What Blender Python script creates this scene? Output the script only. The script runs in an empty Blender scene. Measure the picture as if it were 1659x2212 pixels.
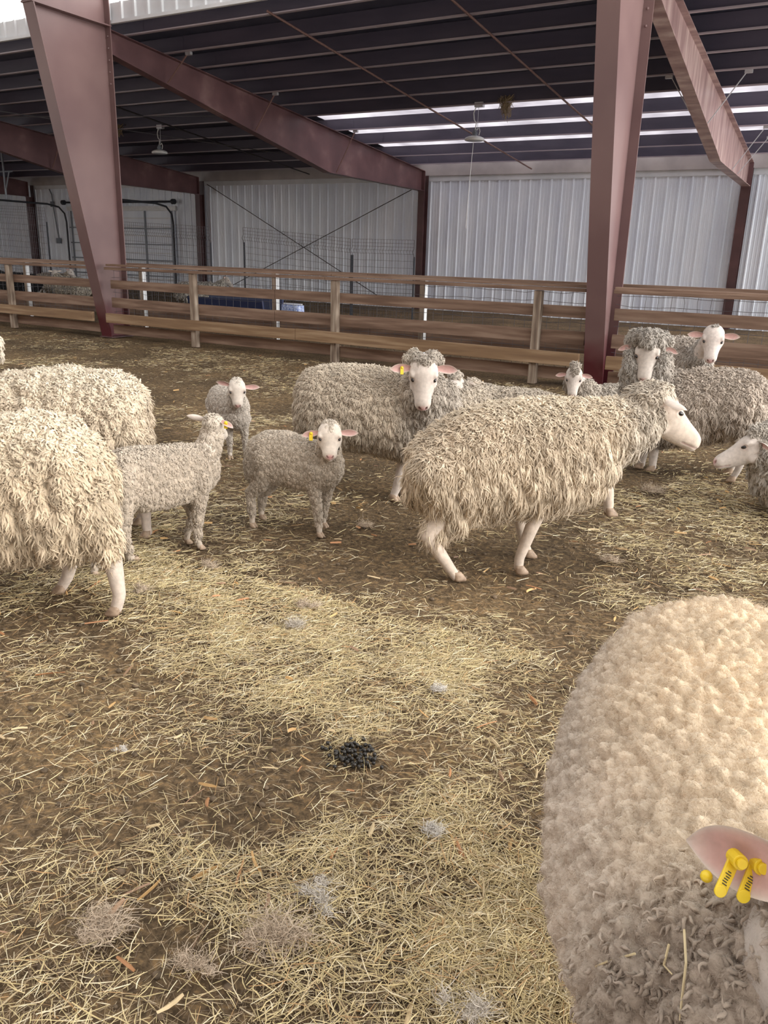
import bpy, math, random
import numpy as np
from mathutils import Vector, Matrix

SC = bpy.context.scene
COL = SC.collection
rng = np.random.default_rng(7)
random.seed(7)
PI = math.pi

# ------------------------------------------------------------------ camera
W_, H_ = 1659, 2212
FPX = 1767.6
PP = np.array([829.5, 1106.0])
YAW, PIT, ROL = -0.5324, 0.3071, 0.0278
EYE = np.array([0.0, 0.0, 1.6])
_cy, _sy = math.cos(YAW), math.sin(YAW)
FWD = np.array([_sy * math.cos(PIT), _cy * math.cos(PIT), -math.sin(PIT)])
_r0 = np.array([_cy, -_sy, 0.0])
_u0 = np.cross(_r0, FWD)
RIGHT = _r0 * math.cos(ROL) + _u0 * math.sin(ROL)
UP = np.cross(RIGHT, FWD)

def ray(px, py):
    return RIGHT * (px - PP[0]) / FPX - UP * (py - PP[1]) / FPX + FWD

def pl(px, py, ax, v):
    r = ray(px, py)
    return EYE + r * ((v - EYE[ax]) / r[ax])

def gnd(px, py, z=0.0):
    return pl(px, py, 2, z)

def project(p):
    d = np.asarray(p, float) - EYE
    z = d @ FWD
    return PP[0] + FPX * (d @ RIGHT) / z, PP[1] - FPX * (d @ UP) / z

cam = bpy.data.cameras.new('camera')
cam.sensor_fit = 'HORIZONTAL'
cam.sensor_width = 36.0
cam.lens = FPX * 36.0 / W_
cam.clip_start = 0.05
cam.clip_end = 300
cobj = bpy.data.objects.new('camera', cam)
COL.objects.link(cobj)
cobj.matrix_world = Matrix(((RIGHT[0], UP[0], -FWD[0], EYE[0]), (RIGHT[1], UP[1], -FWD[1], EYE[1]),
                            (RIGHT[2], UP[2], -FWD[2], EYE[2]), (0, 0, 0, 1)))
SC.camera = cobj

# ------------------------------------------------------------------ noise (numpy value noise)
def _hash(ix, iy, iz, seed):
    h = (ix * 374761393 + iy * 668265263 + iz * 2147483647 + seed * 1274126177) & 0xFFFFFFFF
    h = ((h ^ (h >> 13)) * 1274126177) & 0xFFFFFFFF
    h = h ^ (h >> 16)
    return (h & 0xFFFF) / 65535.0

def noise3(p, freq=1.0, seed=0):
    q = np.asarray(p, float) * freq
    i = np.floor(q).astype(np.int64)
    f = q - i
    f = f * f * (3 - 2 * f)
    r = 0
    for dx in (0, 1):
        wx = f[:, 0] if dx else 1 - f[:, 0]
        for dy in (0, 1):
            wy = f[:, 1] if dy else 1 - f[:, 1]
            for dz in (0, 1):
                wz = f[:, 2] if dz else 1 - f[:, 2]
                r = r + wx * wy * wz * _hash(i[:, 0] + dx, i[:, 1] + dy, i[:, 2] + dz, seed)
    return r

def fbm(p, freq, seed=0, oct=3):
    a, s, r = 1.0, 0.0, 0.0
    for k in range(oct):
        r = r + a * noise3(p, freq * 2 ** k, seed + k * 17)
        s += a
        a *= 0.5
    return r / s

# ------------------------------------------------------------------ mesh building
class MB:
    def __init__(self):
        self.v, self.f, self.n = [], [], 0
    def add(self, v, f):
        v = [tuple(map(float, p)) for p in v]
        b = self.n
        self.v += v
        self.f += [tuple(b + i for i in q) for q in f]
        self.n += len(v)
        return self
    def box(self, lo, hi):
        (x0, y0, z0), (x1, y1, z1) = lo, hi
        return self.add([(x0, y0, z0), (x1, y0, z0), (x1, y1, z0), (x0, y1, z0), (x0, y0, z1), (x1, y0, z1), (x1, y1, z1), (x0, y1, z1)],
                        [(0, 3, 2, 1), (4, 5, 6, 7), (0, 1, 5, 4), (1, 2, 6, 5), (2, 3, 7, 6), (3, 0, 4, 7)])
    def beam(self, a, b, w, h, up=(0, 0, 1)):
        a, b = np.array(a, float), np.array(b, float)
        d = (b - a) / np.linalg.norm(b - a)
        s = np.cross(d, np.array(up, float)); s /= np.linalg.norm(s)
        u = np.cross(s, d)
        c = [s * sx * w / 2 + u * sz * h / 2 for sx, sz in ((-1, -1), (1, -1), (1, 1), (-1, 1))]
        return self.add([a + k for k in c] + [b + k for k in c],
                        [(0, 3, 2, 1), (4, 5, 6, 7), (0, 1, 5, 4), (1, 2, 6, 5), (2, 3, 7, 6), (3, 0, 4, 7)][::1])
    def prism(self, poly, ax, t0, t1):
        """polygon in the plane normal to axis ax, extruded t0..t1"""
        def mk(p, t):
            q = list(p); q.insert(ax, t); return q
        n = len(poly)
        v = [mk(p, t0) for p in poly] + [mk(p, t1) for p in poly]
        f = [tuple(range(n))[::-1], tuple(range(n, 2 * n))]
        f += [(i, (i + 1) % n, n + (i + 1) % n, n + i) for i in range(n)]
        return self.add(v, f)
    def tube(self, pts, r, n=6, closed=False):
        pts = [np.array(p, float) for p in pts]
        m = len(pts)
        rr = r if hasattr(r, '__len__') else [r] * m
        v, f = [], []
        pu = None
        for i, p in enumerate(pts):
            d = pts[min(i + 1, m - 1)] - pts[max(i - 1, 0)]
            d = d / (np.linalg.norm(d) + 1e-12)
            if pu is None:
                ref = np.array([0, 0, 1.0]) if abs(d[2]) < .9 else np.array([1.0, 0, 0])
                u = np.cross(d, ref)
            else:
                u = pu - d * (pu @ d)
            u /= np.linalg.norm(u)
            pu = u
            w = np.cross(d, u)
            for k in range(n):
                a = 2 * PI * k / n
                v.append(p + rr[i] * (u * math.cos(a) + w * math.sin(a)))
        for i in range(m - 1):
            for k in range(n):
                f.append((i * n + k, i * n + (k + 1) % n, (i + 1) * n + (k + 1) % n, (i + 1) * n + k))
        f.append(tuple(range(n))[::-1])
        f.append(tuple((m - 1) * n + k for k in range(n)))
        return self.add(v, f)
    def ellipsoid(self, c, r, M=None, nu=16, nv=10):
        v, f = [], []
        M = np.eye(3) if M is None else np.asarray(M, float)
        r = np.array(r, float) if hasattr(r, '__len__') else np.array([r] * 3, float)
        c = np.array(c, float)
        v.append(c + M @ (r * [0, 0, -1]))
        for j in range(1, nv):
            t = PI * j / nv - PI / 2
            for i in range(nu):
                a = 2 * PI * i / nu
                v.append(c + M @ (r * [math.cos(t) * math.cos(a), math.cos(t) * math.sin(a), math.sin(t)]))
        v.append(c + M @ (r * [0, 0, 1]))
        for i in range(nu):
            f.append((0, 1 + (i + 1) % nu, 1 + i))
            for j in range(nv - 2):
                f.append((1 + j * nu + i, 1 + j * nu + (i + 1) % nu, 1 + (j + 1) * nu + (i + 1) % nu, 1 + (j + 1) * nu + i))
            f.append((1 + (nv - 2) * nu + i, 1 + (nv - 2) * nu + (i + 1) % nu, 1 + (nv - 1) * nu))
        return self.add(v, f)
    def loft(self, rings, nverts):
        """rings: list of lists of nverts points, capped"""
        v, f = [], []
        for r in rings:
            v += list(r)
        m, n = len(rings), nverts
        for i in range(m - 1):
            for k in range(n):
                f.append((i * n + k, i * n + (k + 1) % n, (i + 1) * n + (k + 1) % n, (i + 1) * n + k))
        f.append(tuple(range(n))[::-1])
        f.append(tuple((m - 1) * n + k for k in range(n)))
        return self.add(v, f)
    def capsules(self, chain, n=14):
        """chain of (point, radius): spheres and cones, a union for the remesher"""
        for i, (p, r) in enumerate(chain):
            self.ellipsoid(p, r, nu=n, nv=8)
            if i:
                q, s = chain[i - 1]
                self.tube([q, p], [s, r], n)
        return self
    def mesh(self, name, smooth=False):
        me = bpy.data.meshes.new(name)
        me.from_pydata(self.v, [], self.f)
        if smooth:
            me.polygons.foreach_set('use_smooth', np.ones(len(me.polygons), bool))
        me.update()
        return me

def obj(name, mb, mat, parent=None, smooth=False, bevel=0.0):
    me = mb if isinstance(mb, bpy.types.Mesh) else mb.mesh(name, smooth)
    o = bpy.data.objects.new(name, me)
    COL.objects.link(o)
    if mat is not None:
        me.materials.clear()
        me.materials.append(mat)
    if parent is not None:
        o.parent = parent
    if bevel:
        m = o.modifiers.new('bevel', 'BEVEL')
        m.width = bevel; m.segments = 2; m.limit_method = 'ANGLE'
    return o

def tag(o, label=None, cat=None, group=None, kind=None):
    if label: o['label'] = label
    if cat: o['category'] = cat
    if group: o['group'] = group
    if kind: o['kind'] = kind
    return o

def empty(name, loc=(0, 0, 0), rz=0.0):
    o = bpy.data.objects.new(name, None)
    COL.objects.link(o)
    o.location = loc
    o.rotation_euler = (0, 0, rz)
    o.empty_display_size = 0.1
    return o

def np_mesh(name, V, Q, smooth=True, col=None, mat=None):
    """V (n,3), Q (m,4) quads"""
    me = bpy.data.meshes.new(name)
    V = np.ascontiguousarray(V, np.float32); Q = np.ascontiguousarray(Q, np.int32)
    me.vertices.add(len(V)); me.vertices.foreach_set('co', V.ravel())
    k = Q.shape[1]
    me.loops.add(Q.size); me.loops.foreach_set('vertex_index', Q.ravel())
    me.polygons.add(len(Q))
    me.polygons.foreach_set('loop_start', np.arange(0, Q.size, k, dtype=np.int32))
    me.update(calc_edges=True)
    me.polygons.foreach_set('use_smooth', np.full(len(Q), smooth, bool))
    if col is not None:
        set_col(me, col)
    if mat: me.materials.append(mat)
    return me

def set_col(me, col):
    a = me.color_attributes.new('col', 'BYTE_COLOR', 'POINT')
    c = np.ones((len(me.vertices), 4), np.float32)
    c[:, :3] = np.clip(col, 0, 1)
    a.data.foreach_set('color', c.ravel())

def get_v(me):
    V = np.empty(len(me.vertices) * 3, np.float32)
    me.vertices.foreach_get('co', V)
    return V.reshape(-1, 3).astype(float)

def remesh(mb, voxel, smooth=3, fac=0.5):
    me = mb.mesh('tmp')
    o = bpy.data.objects.new('tmp', me)
    COL.objects.link(o)
    m = o.modifiers.new('r', 'REMESH'); m.mode = 'VOXEL'; m.voxel_size = voxel; m.use_smooth_shade = True
    if smooth:
        s = o.modifiers.new('s', 'SMOOTH'); s.factor = fac; s.iterations = smooth
    dg = bpy.context.evaluated_depsgraph_get()
    dg.update()
    out = bpy.data.meshes.new_from_object(o.evaluated_get(dg))
    bpy.data.objects.remove(o); bpy.data.meshes.remove(me)
    return out

# ------------------------------------------------------------------ materials
def new_mat(name):
    m = bpy.data.materials.new(name); m.use_nodes = True
    nt = m.node_tree
    return m, nt, nt.nodes['Principled BSDF']

def N(nt, t, **kw):
    n = nt.nodes.new(t)
    for k, v in kw.items():
        if k in n.inputs: n.inputs[k].default_value = v
        else: setattr(n, k, v)
    return n

def ramp(nt, fac, stops):
    r = nt.nodes.new('ShaderNodeValToRGB')
    e = r.color_ramp.elements
    while len(e) < len(stops): e.new(0.5)
    for k, (p, c) in enumerate(stops):
        e[k].position = p; e[k].color = (*c, 1)
    nt.links.new(fac, r.inputs['Fac'])
    return r

def noise_mat(name, c0, c1, scale=6.0, rough=0.6, metal=0.0, bump=0.0, stretch=(1, 1, 1), c2=None, spec=0.5, bscale=None, detail=5.0, lo=.35, hi=.65):
    m, nt, b = new_mat(name)
    tc = N(nt, 'ShaderNodeTexCoord'); mp = N(nt, 'ShaderNodeMapping')
    mp.inputs['Scale'].default_value = stretch
    nt.links.new(tc.outputs['Object'], mp.inputs['Vector'])
    nz = N(nt, 'ShaderNodeTexNoise', Scale=scale, Detail=detail)
    nt.links.new(mp.outputs['Vector'], nz.inputs['Vector'])
    st = [(lo, c0), (hi, c1)] if c2 is None else [(lo, c0), ((lo + hi) / 2, c2), (hi, c1)]
    r = ramp(nt, nz.outputs['Fac'], st)
    nt.links.new(r.outputs['Color'], b.inputs['Base Color'])
    b.inputs['Roughness'].default_value = rough; b.inputs['Metallic'].default_value = metal
    b.inputs['Specular IOR Level'].default_value = spec
    if bump:
        nb = N(nt, 'ShaderNodeTexNoise', Scale=bscale or scale * 4, Detail=4.0)
        nt.links.new(mp.outputs['Vector'], nb.inputs['Vector'])
        bp = N(nt, 'ShaderNodeBump', Strength=bump, Distance=0.01)
        nt.links.new(nb.outputs['Fac'], bp.inputs['Height'])
        nt.links.new(bp.outputs['Normal'], b.inputs['Normal'])
    return m

def flat_mat(name, c, rough=0.5, metal=0.0, spec=0.5):
    m, nt, b = new_mat(name)
    tc = N(nt, 'ShaderNodeTexCoord')
    nz = N(nt, 'ShaderNodeTexNoise', Scale=14.0)
    nt.links.new(tc.outputs['Object'], nz.inputs['Vector'])
    r = ramp(nt, nz.outputs['Fac'], [(.3, tuple(x * .85 for x in c)), (.7, c)])
    nt.links.new(r.outputs['Color'], b.inputs['Base Color'])
    b.inputs['Roughness'].default_value = rough; b.inputs['Metallic'].default_value = metal
    b.inputs['Specular IOR Level'].default_value = spec
    return m

def attr_mat(name, rough=.85, sheen=0.0, var=0.0, nscale=60.0, bump=0.0, bscale=200.0, spec=.3, hue2=None):
    m, nt, b = new_mat(name)
    at = N(nt, 'ShaderNodeAttribute', attribute_name='col')
    out = at.outputs['Color']
    tc = N(nt, 'ShaderNodeTexCoord')
    if var:
        nz = N(nt, 'ShaderNodeTexNoise', Scale=nscale, Detail=4.0)
        nt.links.new(tc.outputs['Object'], nz.inputs['Vector'])
        r = ramp(nt, nz.outputs['Fac'], [(.25, (1 - var,) * 3), (.75, (1 + var * .3,) * 3)])
        mx = N(nt, 'ShaderNodeMix', data_type='RGBA', blend_type='MULTIPLY')
        mx.inputs[0].default_value = 1.0
        nt.links.new(out, mx.inputs[6]); nt.links.new(r.outputs['Color'], mx.inputs[7])
        out = mx.outputs[2]
    nt.links.new(out, b.inputs['Base Color'])
    b.inputs['Roughness'].default_value = rough
    b.inputs['Specular IOR Level'].default_value = spec
    if sheen:
        b.inputs['Sheen Weight'].default_value = sheen
        b.inputs['Sheen Roughness'].default_value = .6
    if bump:
        nb = N(nt, 'ShaderNodeTexNoise', Scale=bscale, Detail=3.0)
        nt.links.new(tc.outputs['Object'], nb.inputs['Vector'])
        bp = N(nt, 'ShaderNodeBump', Strength=bump, Distance=0.004)
        nt.links.new(nb.outputs['Fac'], bp.inputs['Height'])
        nt.links.new(bp.outputs['Normal'], b.inputs['Normal'])
    return m

M = {}
M['steel'] = noise_mat('steel_red', (.150, .088, .088), (.205, .128, .122), .8, .36, 0, .03, c2=(.178, .108, .105), spec=.5, detail=3)
nt = M['steel'].node_tree; b = nt.nodes['Principled BSDF']            # the foot of each column is painted over in a deeper red
src = b.inputs['Base Color'].links[0].from_socket
tc = N(nt, 'ShaderNodeTexCoord'); sx = N(nt, 'ShaderNodeSeparateXYZ'); nt.links.new(tc.outputs['Object'], sx.inputs[0])
nz = N(nt, 'ShaderNodeTexNoise', Scale=2.5); nt.links.new(tc.outputs['Object'], nz.inputs['Vector'])
ma = N(nt, 'ShaderNodeMath', operation='MULTIPLY_ADD'); ma.inputs[1].default_value = .7; nt.links.new(nz.outputs['Fac'], ma.inputs[0]); nt.links.new(sx.outputs['Z'], ma.inputs[2])
rp = ramp(nt, ma.outputs[0], [(.62, (1, 1, 1)), (.98, (0, 0, 0))])
mx = N(nt, 'ShaderNodeMix', data_type='RGBA'); nt.links.new(rp.outputs['Color'], mx.inputs[0]); nt.links.new(src, mx.inputs[6]); mx.inputs[7].default_value = (.105, .022, .030, 1)
nt.links.new(mx.outputs[2], b.inputs['Base Color'])
M['steel_dark'] = noise_mat('steel_dark_red', (.05, .022, .024), (.10, .045, .045), 1.5, .5, 0, .05)
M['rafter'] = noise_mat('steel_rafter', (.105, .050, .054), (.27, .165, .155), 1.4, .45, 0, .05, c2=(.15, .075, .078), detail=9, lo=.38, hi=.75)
M['rafter_pink_lit'] = noise_mat('steel_rafter_faded_lit', (.26, .155, .15), (.52, .385, .35), 2.2, .45, 0, .04, stretch=(1, 2.2, .35), c2=(.37, .24, .225), detail=6)  # faded pink paint, with light from the right put into the colour
M['purlin'] = noise_mat('purlin_web', (.055, .048, .075), (.09, .075, .105), 3.0, .5, 0, .03, stretch=(.2, 1, 1))
M['flange'] = noise_mat('purlin_flange', (.30, .25, .28), (.45, .39, .42), 3.0, .45, .1, .03, stretch=(.2, 1, 1))
M['deck'] = noise_mat('roof_deck', (.045, .047, .075), (.07, .07, .105), 2.0, .6)
M['wall'] = noise_mat('wall_panel', (.74, .79, .88), (.86, .90, .96), 2.2, .4, 0, .02, stretch=(1, 1, .25), c2=(.80, .85, .92))
M['trim'] = noise_mat('trim_white', (.62, .64, .66), (.76, .77, .79), 1.5, .5)
M['beige'] = noise_mat('eave_strut', (.42, .38, .37), (.55, .50, .48), 1.5, .5)
M['wood'] = noise_mat('fence_wood', (.165, .105, .076), (.32, .225, .170), 5.0, .75, 0, .2, stretch=(.25, 3, 3.4), c2=(.24, .158, .116), bscale=18, spec=.2)
M['wood_new'] = noise_mat('fresh_wood', (.23, .145, .088), (.40, .28, .18), 5.0, .7, 0, .2, stretch=(.2, 3, 3.4), c2=(.28, .18, .105), bscale=18, spec=.2)
M['post'] = noise_mat('post_wood', (.17, .125, .095), (.42, .35, .28), 6.0, .8, 0, .3, stretch=(3, 3, .35), c2=(.28, .215, .165), bscale=20, spec=.2)
M['wire'] = flat_mat('wire_galvanised', (.16, .16, .18), .5, .3)
M['rod'] = flat_mat('rod_rusty', (.20, .11, .095), .6, .1)
M['rod_dark'] = flat_mat('rod_dark', (.05, .045, .05), .6, .1)
m, nt, b = new_mat('skylight_sheet')
tc = N(nt, 'ShaderNodeTexCoord'); nz = N(nt, 'ShaderNodeTexNoise', Scale=1.4); nt.links.new(tc.outputs['Object'], nz.inputs['Vector'])
r_ = ramp(nt, nz.outputs['Fac'], [(.3, (.58, .56, .60)), (.7, (.80, .79, .82))])
tb = N(nt, 'ShaderNodeBsdfTranslucent'); ad = N(nt, 'ShaderNodeMixShader'); ad.inputs[0].default_value = .85
nt.links.new(r_.outputs['Color'], tb.inputs['Color']); nt.links.new(r_.outputs['Color'], b.inputs['Base Color'])
nt.links.new(b.outputs[0], ad.inputs[1]); nt.links.new(tb.outputs[0], ad.inputs[2])
nt.links.new(ad.outputs[0], nt.nodes['Material Output'].inputs['Surface'])
M['skylight'] = m
M['galv'] = flat_mat('galvanised', (.62, .62, .64), .35, .5)
M['lamp'] = flat_mat('lamp_white', (.78, .78, .77), .35)
M['lens'] = flat_mat('lamp_lens', (.35, .36, .38), .3)
M['dark'] = flat_mat('dark_metal', (.035, .04, .05), .5, .2)
M['grey_metal'] = flat_mat('grey_metal', (.20, .22, .25), .5, .3)
M['navy'] = flat_mat('navy_plastic', (.02, .03, .09), .5)
M['blue'] = noise_mat('blue_bag', (.10, .18, .52), (.62, .68, .80), 34.0, .5, detail=3)
M['yellow'] = noise_mat('tag_yellow', (.70, .48, .015), (.80, .60, .03), 30, .4)
M['tag_ink'] = flat_mat('tag_ink', (.05, .04, .02), .6)
M['eye'] = flat_mat('eye_dark', (.012, .008, .006), .08)
M['hoof'] = noise_mat('hoof_horn', (.22, .15, .10), (.42, .31, .22), 30, .6)
M['skin'] = attr_mat('sheep_skin', .75, .25, .22, 45.0, .35, 320.0)
M['wool'] = attr_mat('sheep_wool', .95, .12, .16, 55.0, .5, 260.0, spec=.1)
M['ear'] = attr_mat('sheep_ear', .7, .2, .15, 50.0, .2, 250.0)
M['nest'] = flat_mat('hanging_straw', (.30, .22, .13), .9)
M['dung'] = noise_mat('dung', (.010, .009, .008), (.035, .03, .024), 60, .38)
M['tuft'] = attr_mat('wool_tuft', .95, .0, .1, 80.0)
M['straw'] = attr_mat('straw', .55, 0, .15, 30.0, spec=.4)
# ------------------------------------------------------------------ world and light
w = bpy.data.worlds.new('world'); SC.world = w; w.use_nodes = True
bg = w.node_tree.nodes['Background']
bg.inputs['Color'].default_value = (1.0, 0.985, 0.965, 1)
bg.inputs['Strength'].default_value = 1.0
sun = bpy.data.lights.new('daylight', 'SUN'); sun.energy = 2.4; sun.angle = math.radians(50); sun.color = (1, .97, .93)
so = bpy.data.objects.new('daylight', sun); COL.objects.link(so)
so.rotation_euler = Vector((-1.0, -.10, -.27)).to_track_quat('-Z', 'Y').to_euler()
SC.view_settings.view_transform = 'Standard'
SC.view_settings.look = 'None'
SC.view_settings.exposure = 0.95
SC.view_settings.gamma = 1.0
SC.view_settings.use_curve_mapping = False
SC.cycles.debug_use_compact_bvh = True
SC.cycles.use_auto_tile = True
SC.cycles.tile_size = 1024
SC.cycles.denoising_quality = 'BALANCED'
SC.cycles.denoising_prefilter = 'FAST'
SC.cycles.max_bounces = 8
SC.cycles.diffuse_bounces = 5

# ------------------------------------------------------------------ the barn
YF, YW = 10.35, 22.6
XL, XR = -34.0, 1.7
FX = {1: -29.8, 2: -20.85, 3: -12.05, 4: -3.07}      # frames at the near column line
FXW = {1: -29.8, 2: -20.85, 3: -12.17, 4: -3.42}     # the same frames at the far wall
def zb(y): return 5.03 - 0.1025 * (y - 10.84)        # underside of the purlins

# far wall: ribbed steel sheet
prof = []
x = XL
while x < XR:
    prof += [(x, 0), (x + .015, -.030), (x + .045, -.030), (x + .06, 0), (x + .125, 0), (x + .130, -.006), (x + .145, -.006), (x + .15, 0),
             (x + .215, 0), (x + .220, -.006), (x + .235, -.006), (x + .24, 0)]
    x += .3048
mb = MB()
v = [(px, YW + py, -.12) for px, py in prof] + [(px, YW + py, 3.63) for px, py in prof]
n = len(prof)
mb.add(v, [(i, i + 1, n + i + 1, n + i) for i in range(n - 1)])
wb = obj('wall_back', mb, M['wall'])
tag(wb, 'far wall of white ribbed steel sheet', kind='structure')
tr = obj('trim_1', MB().box((XL, YW - .045, 3.60), (XR, YW + .05, 3.74)), M['trim']); tag(tr, 'white flashing along the top of the far wall', kind='structure')
tr = obj('trim_2', MB().box((XL, YW - .10, 3.742), (XR, YW + .05, 4.09)), M['beige']); tag(tr, 'beige eave strut under the roof edge', kind='structure')
lw = obj('wall_left', MB().box((XL - .1, 10.9, 0), (XL, YW, 5.2)), M['wall']); tag(lw, 'end wall of the lean-to', kind='structure')

# purlin lines, read off the photograph along the roof plane
ys = []
for py in (-60, 8, 60, 105, 144, 181, 214, 255, 292, 325, 346):
    r = ray(1220, py); t = (5.03 + .1025 * 10.84 - 1.6) / (r[2] + .1025 * r[1]); ys.append(t * r[1])
ys = [y for y in ys if 10.98 < y < 22.4]
# roof deck: dark sheets, and translucent sheets over the right part of the lower slope
YD, XD = ys[-5] + .004, -12.4
def deck(x0, x1, y0, y1, nm, mat, par=None):
    return obj(nm, MB().prism([(y0, zb(y0) + .27), (y1, zb(y1) + .27), (y1, zb(y1) + .285), (y0, zb(y0) + .285)], 0, x0, x1), M[mat], par)
ce = deck(XL, XR, 10.93, YD, 'ceiling', 'deck'); tag(ce, 'dark underside of the sloping roof', kind='structure')
deck(XL, XD, YD, YW + .4, 'deck_sheet', 'deck', ce)
deck(XD, XR, YD, YW + .4, 'translucent_sheet', 'skylight', ce)
mr = obj('roof_blocker', MB().prism([(4.6, 7.3), (9.6, 6.65), (9.6, 6.7), (4.6, 7.35)], 0, XL, XR), M['deck']); tag(mr, 'unseen strip of main barn roof, added to shade the columns', kind='structure')  # unseen part-roof, shaped to keep sky light off the columns
wf = obj('wall_blocker', MB().box((XL, -6.2, -.05), (4, -6.0, 9.5)), M['wood']); tag(wf, 'unseen timber wall behind the camera, added to block low light', kind='structure')  # unseen wall, made tall to block low light from behind the camera
# ribbed header sheet over the near column line
z0 = pl(560, 3, 1, 10.92)[2]
prof = []
x = XL
while x < XR:
    prof += [(x, 0), (x + .02, -.03), (x + .06, -.03), (x + .08, 0)]
    x += .3048
mb = MB(); n = len(prof)
mb.add([(a, 10.90 + b, z0 + .05) for a, b in prof] + [(a, 10.90 + b, z0 + .31) for a, b in prof], [(i, i + 1, n + i + 1, n + i) for i in range(n - 1)])
mb.box((XL, 10.86, z0), (XR, 10.92, z0 + .05))
hd = obj('trim_3', mb, M['trim']); tag(hd, 'strip of white ribbed sheet above the roof edge', kind='structure')

# purlins
ORD = ['nearest to', 'second from', 'third from', 'fourth from', 'fifth from', 'sixth from', 'seventh from', 'eighth from', 'ninth from', 'tenth from', 'eleventh from', 'twelfth from']
PUR = ys
for k, y in enumerate(ys[::-1]):
    b = zb(y)
    r = empty('roof_purlin', ((XL + XR) / 2, y, b)); hl = (XR - XL) / 2
    tag(r, 'steel roof purlin running the length of the roof, %s the far wall' % ORD[k], 'purlin', 'roof purlins')
    mb = MB(); mb.box((-hl, -.004, .004), (hl, .004, .26))
    for fx in (FX[2], FX[3], FX[4]):
        fx -= (XL + XR) / 2
        mb.box((fx - .5, -.008, .006), (fx + .5, -.004, .255))
    obj('web', mb, M['purlin'], r)
    mb = MB(); mb.box((-hl, -.065, 0), (hl, .004, .004)); mb.box((-hl, -.065, .004), (hl, -.061, .020)); obj('bottom_flange', mb, M['flange'], r)
    obj('top_flange', MB().box((-hl, .0041, .258), (hl, .065, .262)), M['flange'], r)

# near tapered columns
def near_column(fx, label, hi=6.4):
    r = empty('tapered_column', (fx, 10.6, 0))
    tag(r, label, 'column')
    yb = lambda z: 10.39 - .204 * z - 10.6
    yf = .22
    zt = 5.09
    mb = MB(); mb.prism([(yb(0) + .01, 0), (yf, 0), (yf, zt), (yb(zt) + .01, zt)], 0, -.006, .006)
    obj('web', mb, M['steel'], r)
    mb = MB(); mb.prism([(yb(0), 0), (yb(0) + .018, 0), (yb(zt) + .018, zt), (yb(zt), zt)], 0, -.125, .125)
    obj('inner_flange', mb, M['steel'], r)
    obj('outer_flange', MB().box((-.125, yf, 0), (.125, yf + .018, zt)), M['steel'], r)
    mb = MB(); mb.prism([(yb(zt) - .03, zt), (yf + .03, zt - .03), (yf + .03, zt - .008), (yb(zt) - .03, zt + .022)], 0, -.13, .13)
    obj('splice_plate', mb, M['steel'], r)
    mb = MB(); mb.prism([(yb(zt) + .01, zt + .023), (yf, zt - .007), (yf, hi), (yb(zt) - .9, hi)], 0, -.006, .006)
    mb.prism([(yb(zt) - .01, zt + .023), (yb(zt) + .01, zt + .023), (yb(zt) - .88, hi), (yb(zt) - .9, hi)], 0, -.125, .125)
    mb.box((-.125, yf, zt + .0), (.125, yf + .018, hi))
    obj('haunch', mb, M['steel'], r)
    mb = MB()
    for z in np.arange(4.2, 5.0, .18):
        mb.ellipsoid((.06, yf - .006, z), (.016, .012, .016), nu=8, nv=6)
    obj('bolts', mb, M['steel'], r)
    obj('base_plate', MB().box((-.16, yb(0) - .03, 0), (.16, yf + .05, .02)), M['steel_dark'], r)
    return r
near_column(FX[3], 'wide tapered red steel column at the left, lit web facing the pen')
near_column(FX[4], 'tapered red steel column behind the resting sheep, seen nearly edge on')

# rafters
def rafter(k, label, y0=10.84):
    fx, fw = FX[k], FXW[k]
    r = empty('rafter', (fx, 10.84, 0)); tag(r, label, 'rafter')
    r.rotation_euler = (0, 0, math.atan2(-(fw - fx), YW - 10.84)); r.location.y = 10.845
    L = YW - .3305
    top = lambda y: zb(y)
    bot = [(y0, top(y0) - .36), (17.4, 3.40), (L - .02, 3.335)]
    P = lambda y, z: (y - 10.84, z)
    mb = MB(); mb.prism([P(*bot[0]), P(*bot[1]), P(*bot[2]), P(L - .02, top(L - .02) - .012), P(y0, top(y0) - .012)], 0, -.005, .005)
    rm = M['rafter_pink_lit'] if k == 4 else M['rafter']
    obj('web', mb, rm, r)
    mb = MB(); mb.prism([P(y0, top(y0) - .012), P(L, top(L) - .012), P(L, top(L)), P(y0, top(y0))], 0, -.10, .10)
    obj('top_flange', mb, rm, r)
    mb = MB()
    mb.prism([P(*bot[0]), P(*bot[1]), P(bot[1][0], bot[1][1] - .014), P(bot[0][0], bot[0][1] - .014)], 0, -.10, .10)
    mb.prism([P(*bot[1]), P(*bot[2]), P(bot[2][0], bot[2][1] - .014), P(bot[1][0], bot[1][1] - .014)], 0, -.10, .10)
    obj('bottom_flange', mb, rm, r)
    obj('end_plate', MB().prism([P(L - .02, 3.30), P(L, 3.30), P(L, top(L) - .013), P(L - .02, top(L) - .013)], 0, -.11, .11), M['rafter'], r)
    zbot = lambda y: np.interp(y, [b[0] for b in bot], [b[1] for b in bot])
    # flange braces down to the bottom flange
    for y in {3: (PUR[1], PUR[4], PUR[7]), 4: (PUR[5], 19.9, PUR[8]), 2: (PUR[6],)}.get(k, ()):
        for s in ((1,) if k != 4 else (-1, 1)):
            mb = MB(); mb.beam((s * .09, y - 10.84, zbot(y) + .02), (s * .62, y - 10.84 + .02, zb(y) + .02), .035, .012)
            b = obj('flange_brace', mb, M['rod'] if k != 4 else M['galv'], r)
            obj('clip', MB().box((s * .62 - .06, y - 10.84 - .03, zb(y) - .05), (s * .62 + .06, y - 10.84 + .03, zb(y) - .001)), M['galv'], b)
    return r
rafter(3, 'rust-stained red roof rafter running from the wide left column to the far wall')
rafter(4, 'pinkish lit roof rafter behind the edge-on column')
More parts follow.
